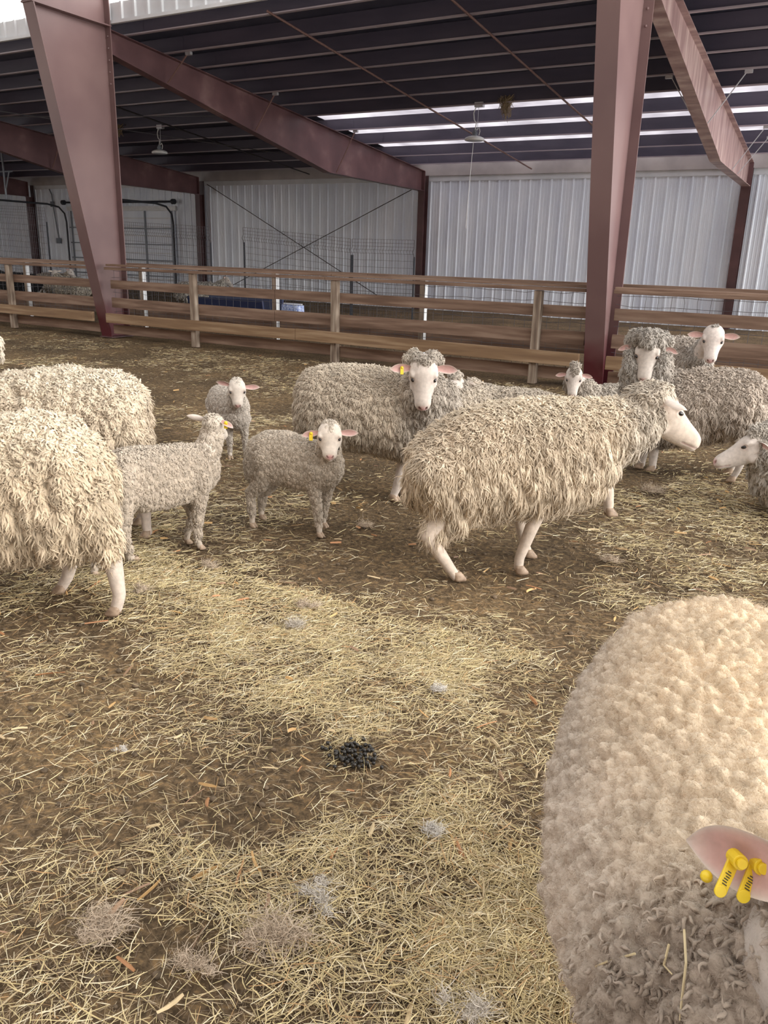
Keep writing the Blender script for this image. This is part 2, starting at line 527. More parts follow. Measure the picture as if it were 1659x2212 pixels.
rafter(2, 'dark shaded roof rafter emerging behind the wide left column')
rafter(1, 'dark rafter end above the sectional door, farthest along the wall')
WCL = {1: 'dark wall column beside the sectional door, farthest along the wall', 2: 'wall column right of the sectional door', 3: 'wall column between braced bay and plain bay of the far wall', 4: 'wall column right of the edge-on near column, lit purple red'}
for k in (1, 2, 3, 4):
    r = empty('wall_column', (FXW[k], YW - .2, 0)); tag(r, WCL[k], 'column')
    obj('inner_flange', MB().box((-.10, -.13, 0), (.10, -.118, 3.31)), M['steel_dark'], r)
    obj('outer_flange', MB().box((-.10, .10, 0), (.10, .112, 3.75)), M['steel_dark'], r)
    obj('web', MB().box((-.005, -.118, 0), (.005, .10, 3.31)), M['steel_dark'], r)

# straps under the purlins, parallel to the rafters
def strap(x, y0, y1, label, m='rod', name='sag_rod'):
    mb = MB(); mb.tube([(x, y0, zb(y0) - .02), (x - .05, (y0 + y1) / 2, zb((y0 + y1) / 2) - .03), (x - .1, y1, zb(y1) - .02)], .018, 6)
    tag(obj(name, mb, M[m]), label, 'rod')
strap(-8.75, 11.0, 22.3, 'long rusty sag rod under the purlins, left of the hanging lamp cord')
strap(-5.9, 11.0, 21.9, 'rusty sag rod under the purlins disappearing behind the edge-on column')
strap(-16.0, 12.5, 22.2, 'dark sag rod under the roof left of the stained rafter', 'rod_dark')
# roof cable bracing seen left
for a, b, lab in (((-20.4, 12.6, zb(12.6) - .10), (-12.6, 21.8, zb(21.8) - .10), 'thin brace cable crossing under the roof behind the stained rafter'),
                  ((-20.6, 14.2, zb(14.2) - .09), (-13.6, 15.6, zb(15.6) - .09), 'thin brace cable under the roof beside the wide left column')):
    tag(obj('brace_cable', MB().tube([a, b], .012, 5), M['wire']), lab, 'cable')
# crossed cable in the wall bay
for a, b, lab in (((447, 398), (910, 700), 'wall brace cable falling from upper left to lower right'), ((890, 410), (440, 650), 'wall brace cable falling from upper right to lower left')):
    p, q = pl(*a, 1, YW - .12), pl(*b, 1, YW - .12)
    q2 = q if q[2] > .05 else p + (q - p) * ((.06 - p[2]) / (q[2] - p[2]))
    if 'left' in lab.split('to ')[-1]: p[1] -= .03; q2[1] -= .03
    tag(obj('wall_brace_cable', MB().tube([p, q2], .013, 5), M['rod_dark']), lab, 'cable')

# ------------------------------------------------------------------ hanging lamps
def lamp(px, py, y, ztop, label, pull):
    c = pl(px, py, 1, y)
    r = empty('hanging_lamp', tuple(c)); tag(r, label, 'lamp')
    mb = MB()
    rings = []
    for rad, z in ((.05, .075), (.12, .06), (.185, .035), (.20, .012), (.20, -.012), (.185, -.02)):
        rings.append([(rad * math.cos(a), rad * math.sin(a), z) for a in np.linspace(0, 2 * PI, 28, endpoint=False)])
    mb.loft(rings[::-1], 28); obj('shade', mb, M['lamp'], r, True)
    obj('lens', MB().ellipsoid((0, 0, -.02), (.165, .165, .018), nu=24), M['lens'], r, True)
    mb = MB(); mb.tube([(0, 0, .07), (0, 0, .085), (0, 0, .09), (0, 0, .105), (0, 0, .11), (0, 0, .125), (0, 0, .13), (0, 0, .15), (0, 0, .152), (0, 0, .185)], [.058, .058, .045, .045, .058, .058, .045, .055, .03, .03], 16)
    obj('driver', mb, M['grey_metal'], r)
    h = ztop - c[2]
    obj('cord', MB().tube([(0, 0, .18), (.02, 0, .3), (-.03, .0, h * .6), (-.05, 0, h * .8), (.0, 0, h)], .010, 6), M['lamp'], r)
    obj('chain', MB().tube([(.05, 0, .17), (.055, 0, h)], .005, 4), M['galv'], r)
    obj('hook_plate', MB().box((-.02, -.05, h - .02), (.16, .05, h + .07)), M['galv'], r)
    obj('cord_loop', MB().tube([(.03, 0, .18), (.09, 0, .22), (.11, 0, .15), (.09, 0, .08)], .008, 6), M['lamp'], r)
    if pull:
        obj('pull_cord', MB().tube([(-.02, 0, -.03), (-.05, 0, -.6), (-.07, 0, -1.1), (-.09, 0, -1.7)], .006, 4), M['lamp'], r)
    return r
yl = [y for y in PUR if 15 < y < 18]
YL = min(PUR, key=lambda q: abs(q - 17.0))
lamp(345, 330, YL, zb(YL) - .02, 'white hanging lamp between the two left rafters', False)
lamp(1025, 302, YL, zb(YL) - .02, 'white hanging lamp with long pull cord near the edge-on column', True)

def nest(px, py, y, label, n=120, hgt=.45, wid=.25):
    c = pl(px, py, 1, y)
    mb = MB(); rr = random.Random(int(px))
    for k in range(n):
        x0 = rr.gauss(0, wid * .35); yy = rr.gauss(0, .04)
        ln = hgt * rr.uniform(.3, 1) * max(.25, 1 - abs(x0) / wid)
        pts = [np.array((x0, yy, rr.uniform(-.02, .08)))]
        for q in range(3):
            pts.append(pts[-1] + np.array((rr.gauss(-x0 * .2, .025), rr.gauss(0, .02), -ln / 3)))
        mb.tube(pts, rr.uniform(.003, .007), 3)
    o = obj('hanging_straw', mb, M['nest']); o.location = (c[0], y - .02, zb(y) + .06)
    tag(o, label, 'straw')
nest(1093, 235, YL, 'tuft of old straw hanging from a purlin right of the corded lamp')
nest(258, 287, YL, 'ragged old straw caught on a purlin beside the wide left column', 90, .28, .3)

# ------------------------------------------------------------------ fences
def knots(mb): return mb
def fence(x0, x1, posts, label, extra_board=True):
    r = empty('board_fence', ((x0 + x1) / 2, YF, 0)); tag(r, label, 'fence')
    ox = (x0 + x1) / 2
    def board(name, z0, z1, yo, th=.035, a=x0, b=x1, mat='wood'):
        rr = random.Random(int(a * 31 + z0 * 97))
        cuts = [a] + ([a + (b - a) * rr.uniform(.42, .58)] if b - a > 4 else []) + [b]
        for i in range(len(cuts) - 1):
            d = rr.uniform(-.008, .008); e = rr.uniform(-.008, .008)
            m = MB()
            A, B = cuts[i] - ox + .003, cuts[i + 1] - ox - .003
            m.prism([(A, z0 + d), (B, z0 + e), (B, z1 + e), (A, z1 + d)], 1, yo, yo + th)
            obj(name, m, M[mat], r, bevel=.004)
    board('top_rail', 1.19, 1.235, -.075, .09)
    board('top_rail', 1.24, 1.275, -.03, .14)
    board('board', .865, 1.01, .05)
    board('board', .53, .70, .05)
    board('bumper_board', .285, .45, -.11, .05, mat='wood_new')
    board('board', .08, .24, .05)
    for px in posts:
        m = MB(); m.box((px - ox - .05, -.055, 0), (px - ox + .05, .048, 1.188)); obj('post', m, M['post'], r, bevel=.006)
    m = MB(); rr = random.Random(3)
    x = x0 - ox + .05
    while x < x1 - ox:
        pts = [(x + rr.gauss(0, .004), .10 + rr.gauss(0, .004), z) for z in (.1, .4, .62, .80, 1.0, 1.12, 1.185)]
        m.tube(pts, .0028, 3); x += .152
    for z in (.30, .47, .64, .80, .95, 1.05, 1.17):
        xs = np.linspace(x0 - ox, x1 - ox, max(6, int((x1 - x0) * 6)))
        m.tube([(q, .10 + rr.gauss(0, .003), z + rr.gauss(0, .007)) for q in xs], .0032, 3)
    obj('wire_mesh', m, M['wire'], r)
    return r
pxs = [pl(p, y, 1, YF - .05)[0] for p, y in ((20, 640), (415, 660), (720, 690), (1155, 720))]
fence(-19.6, FX[3] - .17, [pxs[0], -17.2, -19.3], 'board and wire fence section left of the wide tapered column')
fence(FX[3] + .17, FX[4] - .17, pxs[1:], 'long board and wire fence section between the two tapered columns')
fence(FX[4] + .17, 1.6, [-.6, 1.3], 'board and wire fence section right of the edge-on column')
YR = 11.55
rx = [pl(p, y, 1, YR)[0] for p, y in ((58, 600), (308, 610), (595, 630), (914, 650))]
r = empty('feed_rail', (-9, YR, 0)); tag(r, 'second row of posts and top rail behind the board fence', 'fence')
zr = np.mean([pl(p, y, 1, YR)[2] for p, y in ((600, 583), (1200, 609))])
for a, b in ((-21, -12.6), (-12.6, -7.2), (-7.2, 1.6)):
    obj('top_rail', MB().box((a + 9 + .003, -.05, zr - .035), (b + 9 - .003, .05, zr + .01)), M['wood'], r, bevel=.004)
    obj('lower_board', MB().box((a + 9 + .003, .05, .30), (b + 9 - .003, .085, .46)), M['wood'], r, bevel=.004)
for px in list(rx) + [-3.4, -.4]:
    p = obj('post', MB().box((px + 9 - .045, -.045, 0), (px + 9 + .045, .045, zr - .037)), M['post'], r, bevel=.005)
    obj('lit_edge', MB().box((px + 9 + .046, -.045, .1), (px + 9 + .052, .04, zr - .04)), M['trim'], p)  # added white strip: sunlight on the post's right side, put into colour

# wire panels behind the fence
def wire_panel(px0, px1, pyt0, pyt1, y, label, fold=True, zbot=.15):
    a, b = pl(px0, pyt0, 1, y), pl(px1, pyt1, 1, y)
    r = empty('wire_panel', (float(a[0]), y, 0)); tag(r, label, 'wire panel')
    L = b[0] - a[0]; dz = b[2] - a[2]
    m = MB()
    nx = int(L / .075)
    for i in range(nx + 1):
        u = i / nx; x = u * L; zt = a[2] + dz * u
        pts = [(x, 0, zbot + dz * u), (x, 0, zt - .32), (x, -.05, zt - .25), (x, 0, zt - .18), (x, 0, zt)] if fold else [(x, 0, zbot), (x, 0, zt)]
        m.tube(pts, .0035 if i % nx else .008, 3)
    z = 0
    for k in range(40):
        zz = a[2] - k * .075 if not (fold and k in (2, 4)) else a[2] - k * .075
        if zz < zbot: break
        if k % 2 and k > 4: continue
        m.tube([(0, .004, zz), (L, .004, zz + dz)], .0035, 3)
    obj('wire_grid', m, M['wire'], r)
    for q in (0, L):
        obj('stake', MB().box((q - .015, .01, 0), (q + .015, .04, a[2] + dz * q / L - .35)), M['dark'], r)
wire_panel(525, 758, 491, 516, 16.5, 'folded-top welded wire panel in front of the crossed wall cables')
wire_panel(761, 895, 516, 519, 16.6, 'shorter welded wire panel left of the middle wall column')
wire_panel(248, 452, 478, 490, 15.6, 'welded wire panel in front of the sectional door')
wire_panel(-60, 96, 441, 449, 15.2, 'tall welded wire panel left of the wide tapered column', False)

# sectional door in the far wall
d0, d1 = pl(150, 450, 1, YW - .06)[0], pl(376, 450, 1, YW - .06)[0]
zt = 2.80
dr = obj('door_1', MB().box((d0, YW - .07, 0), (d1, YW - .035, zt)), M['wall']); tag(dr, 'white sectional overhead door in the far wall', kind='structure')
m = MB()
for z in np.arange(.0, zt, .3): m.box((d0, YW - .085, z + .13), (d1, YW - .07, z + .17))
obj('panel_rib', m, M['trim'], dr)
m = MB()
for u in np.linspace(0.02, .98, 5): m.box((d0 + (d1 - d0) * u - .03, YW - .11, 0), (d0 + (d1 - d0) * u + .03, YW - .086, zt))
obj('stile', m, M['grey_metal'], dr)
m = MB()
for z in (.55, 1.1, 1.65, 2.2): m.box((d0, YW - .13, z - .02), (d1, YW - .111, z + .02))
obj('strut', m, M['grey_metal'], dr)
obj('top_seal', MB().box((d0 - .1, YW - .12, zt + .002), (d1 + .1, YW - .03, zt + .16)), M['lamp'], dr)
for x in (d0 - .06, d1 + .06):
    pts = [(x, YW - .2, .05), (x, YW - .2, 2.4), (x, YW - .26, 2.7), (x, YW - .5, 2.92), (x, YW - 1.0, 3.0), (x, YW - 3.6, 3.02)]
    obj('track', MB().tube(pts, .035, 6), M['dark'], dr)
obj('torsion_shaft', MB().tube([(d0 - .2, YW - .2, 3.1), (d1 + .2, YW - .2, 3.1)], .035, 8), M['dark'], dr)
for x in (d0 - .15, d1 + .12):
    obj('drum', MB().tube([(x - .06, YW - .2, 3.1), (x + .06, YW - .2, 3.1)], .09, 12), M['dark'], dr)
c0 = pl(112, 425, 1, YW - .05)
r = empty('conduit', (c0[0], YW - .06, 0)); tag(r, 'electrical conduit with junction box running down the wall left of the door', 'conduit')
obj('pipe', MB().tube([(-.1, 0, 3.6), (.02, 0, 3.4), (.04, 0, 3.0), (.22, 0, 1.75)], .025, 6), M['grey_metal'], r)
obj('junction_box', MB().box((-.06, -.05, 2.95), (.08, .03, 3.15)), M['grey_metal'], r)
obj('switch_box', MB().box((.1, -.05, 1.6), (.32, .03, 1.8)), M['grey_metal'], r)
# hanging pipe frame far left
a = pl(8, 372, 1, 17.0)
r = empty('pipe_hanger', tuple(a)); tag(r, 'pale pipe bracket hanging from the roof at the far left', 'bracket')
obj('drop_pipe', MB().tube([(0, 0, .6), (0, 0, -.75)], .03, 8), M['grey_metal'], r)
obj('brace', MB().tube([(.25, 0, .0), (.04, 0, -.45)], .022, 6), M['grey_metal'], r)
obj('cross_bar', MB().tube([(-.4, 0, .02), (.4, 0, .02)], .025, 6), M['grey_metal'], r)
# blue and navy things behind the fence
p0, p1 = pl(612, 657, 1, 13.6), pl(653, 679, 1, 13.6)
r = empty('feed_bag', ((p0[0] + p1[0]) / 2, 13.6, 0)); tag(r, 'blue and white feed bag standing behind the long fence', 'bag')
m = MB()
hw = (p1[0] - p0[0]) / 2; zt = p0[2]
rings = []
for z, s in ((.0, .95), (.04, 1.02), (zt * .5, 1.05), (zt * .9, 1.0), (zt, .98)):
    rings.append([(hw * s * math.copysign(abs(math.cos(t)) ** .4, math.cos(t)), .12 * math.copysign(abs(math.sin(t)) ** .6, math.sin(t)) * s, z) for t in np.linspace(0, 2 * PI, 24, endpoint=False)])
m.loft(rings, 24); obj('sack', m, M['blue'], r, True)
obj('stitched_top', MB().box((-hw * .97, -.012, zt), (hw * .97, .012, zt + .03)), M['trim'], r)
t0, t1 = pl(430, 650, 1, 14.4), pl(590, 665, 1, 14.4)
r = empty('feed_trough', ((t0[0] + t1[0]) / 2, 14.4, 0)); tag(r, 'long dark navy trough behind the long fence', 'trough')
hw = (t1[0] - t0[0]) / 2
m = MB(); m.prism([(-.3, .12), (.3, .12), (.38, .55), (.33, .55), (.27, .18), (-.27, .18), (-.33, .55), (-.38, .55)], 0, -hw, hw); obj('basin', m, M['navy'], r)
for s in (-1, 1): obj('skid', MB().box((s * hw * .8 - .05, -.3, 0), (s * hw * .8 + .05, .3, .119)), M['navy'], r)
# ------------------------------------------------------------------ ground
def gz(x, y):
    p = np.stack([x, y, np.zeros_like(x)], 1)
    return (fbm(p, 1.3, 3, 3) - .5) * .030 + (fbm(p, 9, 5, 2) - .5) * .014 - .012
xs = np.concatenate([np.arange(XL, -6, .5), np.arange(-6, 2.6, .035), np.arange(2.6, XR + .3, .4)])
ys_ = np.concatenate([np.arange(-.6, .3, .3), np.arange(.3, 7, .035), np.arange(7, 11, .09), np.arange(11, YW + .4, .4)])
GX, GY = np.meshgrid(xs, ys_)
gx, gy = GX.ravel(), GY.ravel()
V = np.stack([gx, gy, gz(gx, gy)], 1)
ny, nx = GX.shape
I = (np.arange(ny - 1)[:, None] * nx + np.arange(nx - 1)[None]).ravel()
Q = np.stack([I, I + 1, I + 1 + nx, I + nx], 1)
m, nt, b = new_mat('ground_bedding')
tc = N(nt, 'ShaderNodeTexCoord')
n1 = N(nt, 'ShaderNodeTexNoise', Scale=1.1, Detail=6.0); nt.links.new(tc.outputs['Object'], n1.inputs['Vector'])
r1 = ramp(nt, n1.outputs['Fac'], [(.33, (.105, .072, .040)), (.5, (.160, .108, .060)), (.66, (.22, .148, .078))])
n2 = N(nt, 'ShaderNodeTexNoise', Scale=38.0, Detail=6.0, Roughness=.7); nt.links.new(tc.outputs['Object'], n2.inputs['Vector'])
r2 = ramp(nt, n2.outputs['Fac'], [(.40, (.45, .45, .45)), (.55, (1, 1, 1)), (.66, (1.7, 1.6, 1.35))])
mx = N(nt, 'ShaderNodeMix', data_type='RGBA', blend_type='MULTIPLY'); mx.inputs[0].default_value = 1
nt.links.new(r1.outputs['Color'], mx.inputs[6]); nt.links.new(r2.outputs['Color'], mx.inputs[7])
nt.links.new(mx.outputs[2], b.inputs['Base Color'])
b.inputs['Roughness'].default_value = .9; b.inputs['Specular IOR Level'].default_value = .2
n3 = N(nt, 'ShaderNodeTexNoise', Scale=70.0, Detail=5.0, Roughness=.7); nt.links.new(tc.outputs['Object'], n3.inputs['Vector'])
bp = N(nt, 'ShaderNodeBump', Strength=.7, Distance=.012); nt.links.new(n3.outputs['Fac'], bp.inputs['Height'])
nt.links.new(bp.outputs['Normal'], b.inputs['Normal'])
fl = obj('floor', np_mesh('floor', V, Q, True), m); tag(fl, 'brown trampled bedding floor of the barn', kind='structure')

# ------------------------------------------------------------------ straw
def strands(name, n, dom, L, Wd, cols, wsd, density, lift, seed, label, curve=.25, pw=1.0, seg=3, hump=.0012):
    g = np.random.default_rng(seed)
    x0, x1, y0, y1 = dom
    out = []
    got = 0
    while got < n:
        k = n * 3
        x = g.uniform(x0, x1, k); y = g.uniform(y0, y1, k)
        d = np.stack([x, y, np.zeros(k)], 1) - EYE
        zc = d @ FWD
        ok = zc > .25
        px = PP[0] + FPX * (d @ RIGHT) / np.where(ok, zc, 1); py = PP[1] - FPX * (d @ UP) / np.where(ok, zc, 1)
        ok &= (px > -420) & (px < 2650) & (py < 2420)
        dist = np.linalg.norm(d, axis=1)
        ok &= g.uniform(0, 1, k) < (1.9 / np.maximum(dist, 1.9)) ** pw
        ok &= g.uniform(0, 1, k) < density(x, y)
        out.append(np.stack([x, y], 1)[ok]); got += ok.sum()
    P = np.concatenate(out)[:n]
    n = len(P)
    dist = np.linalg.norm(np.c_[P, np.zeros(n)] - EYE, axis=1)
    ln = g.uniform(L[0], L[1], n) * g.uniform(.55, 1, n)
    wd = g.uniform(Wd[0], Wd[1], n) * np.clip(dist / 3.2, 1, 1.7)
    th = g.uniform(0, 2 * PI, n)
    bend = g.normal(0, curve, n)
    tilt = g.normal(0, .09, n)
    base = gz(P[:, 0], P[:, 1]) + g.uniform(lift[0], lift[1], n)
    C = []
    for i in range(seg + 1):
        u = i / seg - .5
        a = th + bend * u * 2
        C.append(np.stack([P[:, 0] + ln * u * np.cos(a), P[:, 1] + ln * u * np.sin(a), base + tilt * ln * u + hump * (1 - 4 * u * u)], 1))
    C = np.stack(C, 1)
    roll = g.normal(0, .5, n)
    s = np.stack([-np.sin(th) * np.cos(roll), np.cos(th) * np.cos(roll), np.sin(roll)], 1)
    tp = np.array([.75] + [1.0] * (seg - 1) + [.6])
    off = s[:, None, :] * (wd[:, None] * tp[None] / 2)[..., None]
    up = np.zeros_like(C); up[..., 2] = (wd[:, None] * .35)
    VV = np.stack([C - off, C + up, C + off], 2) if seg > 1 else np.stack([C - off, C + off], 2)         # shallow roof section, two faces wide
    V = VV.reshape(-1, 3)
    wn = VV.shape[2]
    m3 = (seg + 1) * wn
    f = []
    for i in range(seg):
        for k in range(wn - 1):
            a = i * wn + k
            f.append((a, a + 1, a + wn + 1, a + wn))
    Q = (np.arange(n)[:, None, None] * m3 + np.array(f)[None]).reshape(-1, 4)
    ci = g.choice(len(cols), n, p=wsd)
    c = np.array(cols)[ci] * g.uniform(.72, 1.18, n)[:, None]
    col = np.repeat(c, m3, 0)
    o = obj(name, np_mesh(name, V, Q, False, col), M['straw'])
    tag(o, label, 'straw', kind='stuff')
    return o

def dens(x, y):
    p = np.stack([x, y, np.zeros_like(x)], 1)
    a = fbm(p, 1.15, 21, 3)
    b = fbm(p, 3.7, 33, 2)
    d = np.clip((a - .37) * 4.8, .16, 1) * np.clip((b - .25) * 2.6, .35, 1)
    return d * np.where(y > 3.0, .55, 1) * np.where(y > 6.5, .8, 1)
DOM = (-14, 3.6, .4, 10.2)
HAY = [(.39, .295, .185), (.27, .195, .12), (.52, .415, .27), (.165, .115, .072)]
strands('hay_litter', 290000, DOM, (.018, .075), (.0012, .0022), HAY, [.35, .3, .15, .2], dens, (0, .012), 1,
        'fine trampled hay litter covering the pen floor', .22, 1.15, 1)
STR = [(.70, .575, .32), (.62, .505, .265), (.82, .72, .50), (.46, .35, .20), (.55, .34, .16)]
strands('straw_bedding', 112000, DOM, (.025, .115), (.0014, .0030), STR, [.34, .26, .18, .17, .05], lambda x, y: dens(x, y) ** 1.3 * np.where(y > 3.0, .5, 1), (.006, .026), 2,
        'loose yellow straw stems scattered over the pen floor', .09, 1.6, 2)
CHP = [(.58, .36, .15), (.45, .22, .10), (.62, .48, .28), (.34, .21, .13)]
strands('husk_scraps', 520, DOM, (.04, .12), (.006, .014), CHP, [.35, .2, .25, .2], lambda x, y: np.full_like(x, .8), (.012, .026), 4,
        'scattered tan husk and bark scraps lying in the straw', .08, 1.5)
g = np.random.default_rng(5)

# dry clods and droppings trodden into the floor
def clods(n, seed):
    g = np.random.default_rng(seed)
    mb = MB()
    V, Q = [], []
    base = MB().ellipsoid((0, 0, 0), 1.0, nu=7, nv=5)
    bv = np.array(base.v)
    F3 = [f for f in base.f]
    fv = []
    k = 0
    while k < n:
        x, y = g.uniform(-8, 2), g.uniform(.5, 9)
        px, py = project((x, y, 0))
        if not (-150 < px < 1800 and py < 2350): continue
        d = math.hypot(x, y)
        if g.uniform() > (1.6 / max(d, 1.6)) ** 1.2: continue
        s = g.uniform(.004, .013)
        mb.add(bv * (s * np.array([1.2, 1, .7])) + [x, y, float(gz(np.array([x]), np.array([y]))[0]) + s * .4], F3); k += 1
    return mb
M['clod'] = noise_mat('clod', (.07, .05, .03), (.17, .12, .075), 40, .9)
o = obj('dirt_clods', clods(900, 8), M['clod'], smooth=True); tag(o, 'small brown clods and old droppings trodden into the floor', 'dirt', kind='stuff')

# fresh dung heap in the middle of the floor
c = gnd(768, 1640)
pm = MB().ellipsoid((0, 0, 0), (.0085, .0072, .0065), nu=10, nv=7).mesh('dung_pellet', True); pm.materials.append(M['dung'])
k = 0
placed = []
while k < 84:
    a, rr = g.uniform(0, 2 * PI), math.sqrt(g.uniform(0, 1))
    u, v_ = rr * math.cos(a) * .072, rr * math.sin(a) * .062
    if k > 70: u, v_ = u * 1.7, v_ * 1.7
    px_, py_ = c[0] + u, c[1] + v_
    lay = sum(1 for q in placed if math.hypot(q[0] - px_, q[1] - py_) < .012)
    if lay > 1: continue
    placed.append((px_, py_))
    o = bpy.data.objects.new('dung_pellet', pm); COL.objects.link(o)
    o.location = (px_, py_, .012 + lay * .011); o.rotation_euler = (g.uniform(0, 3), g.uniform(0, 3), g.uniform(0, 3))
    tag(o, 'small glossy black dung pellet in the fresh heap on open straw', 'dung', 'fresh dung pellets')
    k += 1

# shed wool tufts on the straw
def tuft(px, py, size, label, seed, colr=(.58, .47, .355), n=150):
    g = np.random.default_rng(seed)
    c = gnd(px, py)
    vs, qs = [], []
    seg = 6
    n *= 2
    for k in range(n):
        if k == 0: subs = g.normal(0, 1, (6, 2)) * [size * .45, size * .25]
        sc = subs[int(g.integers(6))]
        p = np.array([sc[0] + g.normal(0, size * .14), sc[1] + g.normal(0, size * .11), abs(g.normal(.006, size * .09))])
        a = g.uniform(0, 2 * PI); da = g.normal(0, 1.6); el = g.normal(.1, .5)
        w = g.uniform(.0004, .0013); st = size * g.uniform(.15, .38)
        pts = [p]
        for i in range(seg):
            pts.append(pts[-1] + np.array([math.cos(a) * math.cos(el), math.sin(a) * math.cos(el), math.sin(el)]) * st / 1.5)
            a += da * .7; el = el * .6 + g.normal(0, .4)
        pts = np.array(pts); pts[:, 2] = np.maximum(pts[:, 2], .008)
        b0 = len(vs)
        s = np.array([-math.sin(a), math.cos(a), .5])
        for i, q in enumerate(pts):
            ww = w * (1 - .7 * i / seg)
            vs += [q - s * ww, q + s * ww]
        qs += [(b0 + 2 * i, b0 + 2 * i + 1, b0 + 2 * i + 3, b0 + 2 * i + 2) for i in range(seg)]
    vs = np.array(vs)
    col = np.array(colr) * g.uniform(.75, 1.15, (len(vs), 1))
    o = obj('wool_tuft', np_mesh('wool_tuft', vs, np.array(qs), True, col), M['tuft'])
    o.location = (c[0], c[1], .008)
    tag(o, label, 'wool')
tuft(215, 2010, .075, 'large grey wool tuft on bare soil near the lower left', 1, n=320)
tuft(590, 2020, .085, 'long grey wool tuft between straw near the bottom edge', 2, n=340)
tuft(690, 1945, .05, 'pale wool wisp just above the long grey tuft', 3, (.66, .61, .54))
tuft(420, 2100, .05, 'small brownish wool tuft near the bottom, left of the long tuft', 4)
tuft(945, 1495, .035, 'white wool flock with tan scrap right of the dung heap', 5, (.72, .68, .62))
tuft(1010, 2195, .05, 'pale wool flock cut by the bottom edge', 6, (.68, .62, .54))
tuft(640, 1355, .06, 'loose pale wool wisp in straw in front of the standing lambs', 7, (.58, .52, .44))
tuft(670, 1315, .05, 'grey wool curl slightly behind the loose pale wisp', 8)
tuft(455, 1228, .05, 'grey wool tuft beside the front feet of the turned lamb', 9)
tuft(790, 1140, .06, 'grey wool strip right of the front-facing lamb', 10)
tuft(1400, 1062, .09, 'flat grey wool mat between walking ewe and resting ewe at the right', 11, n=220)
tuft(930, 1800, .035, 'tiny pale wool wisp right of and below the dung heap', 12, (.70, .66, .60))
tuft(300, 1275, .05, 'brown-grey wool tuft by the hind hoof of the nearest left ewe', 13)
tuft(265, 1625, .02, 'tiny white wool flock on the left foreground straw', 14, (.74, .70, .64), 70)
tuft(1320, 1215, .05, 'grey wool wisp above the back of the foreground ewe', 15)
# ------------------------------------------------------------------ sheep
def worley(P, freq, seed=0):
    """distance to the nearest jittered cell point, and that cell's random number"""
    q = np.asarray(P, float) * freq
    i = np.floor(q).astype(np.int64)
    best = np.full(len(q), 9.0); rid = np.zeros(len(q)); cen = np.zeros_like(q)
    for dx in (-1, 0, 1):
        for dy in (-1, 0, 1):
            for dz in (-1, 0, 1):
                c = i + [dx, dy, dz]
                j = np.stack([_hash(c[:, 0], c[:, 1], c[:, 2], seed + k) for k in (1, 2, 3)], 1)
                d = np.linalg.norm(c + j - q, axis=1)
                m = d < best
                best[m] = d[m]; rid[m] = j[m, 0]; cen[m] = (c + j)[m]
    return best, rid, cen / freq

def unit(v):
    v = np.asarray(v, float); return v / (np.linalg.norm(v, axis=-1, keepdims=True) + 1e-12)

def ring(x, zt, zb, hw, yc=0.0, n=26, dx=0.0):
    zc, hz = (zt + zb) / 2, (zt - zb) / 2
    out = []
    for k in range(n):
        t = 2 * PI * k / n
        c, s = math.cos(t), math.sin(t)
        y = hw * math.copysign(abs(c) ** .86, c) * (1 - .10 * s)
        z = zc + hz * math.copysign(abs(s) ** .90, s)
        out.append((x + dx * s, yc + y, z))
    return out

def inset(T, d):
    out = []
    n = len(T)
    for i, t in enumerate(T):
        x, zt, zb, hw = t[:4]; yc = t[4] if len(t) > 4 else 0
        k = (d if i == 0 else (-d if i == n - 1 else 0)) * .8
        hz = max(.01, (zt - zb) / 2 - d); zc = (zt + zb) / 2
        out.append((x + k, zc + hz, zc - hz, max(.01, hw - d), yc))
    return out

HEAD = [(-.085, .002, .022, .022), (-.070, .002, .048, .046), (-.035, -.002, .070, .062), (.005, -.010, .079, .067), (.045, -.022, .077, .066), (.075, -.033, .069, .055),
        (.105, -.043, .060, .046), (.135, -.051, .052, .041), (.165, -.058, .045, .0385), (.188, -.063, .040, .037), (.206, -.066, .031, .029), (.217, -.068, .016, .015)]

def basis(fwd, roll=0.0):
    f = unit(fwd); l = unit(np.cross([0, 0, 1.0], f)); u = np.cross(f, l)
    if roll:
        l, u = l * math.cos(roll) + u * math.sin(roll), u * math.cos(roll) - l * math.sin(roll)
    return np.stack([f, l, u], 1)

def head_prims(mb, Mh, pos, s, wide=1.0, snout=1.0):
    def X(p):
        p = np.array(p, float)
        if p[0] > .04: p[0] = .04 + (p[0] - .04) * snout
        return pos + s * (Mh @ p)
    rings = []
    n = 22
    for x, zc, hz, hy in HEAD:
        rr = []
        for k in range(n):
            t = 2 * PI * k / n
            c, q = math.cos(t), math.sin(t)
            rr.append(X((x, hy * wide * math.copysign(abs(c) ** .9, c) * (1 + .06 * q * (x < .1)), zc + hz * q)))
        rings.append(rr)
    mb.loft(rings, n)
    for sd in (-1, 1):
        mb.ellipsoid(X((.030, sd * .050 * wide, .026)), s * np.array([.030, .018, .016]), Mh)        # brow
        mb.ellipsoid(X((.01, sd * .042 * wide, -.055)), s * np.array([.052, .026, .038]), Mh)         # cheek
        mb.ellipsoid(X((.196, sd * .017, -.056)), s * np.array([.019, .014, .016]), Mh)        # nostril wing
    mb.ellipsoid(X((.185, 0, -.092)), s * np.array([.026, .022, .013]), Mh)                    # lower lip
    mb.ellipsoid(X((.10, 0, -.075)), s * np.array([.085, .030, .026]), Mh)                     # jaw

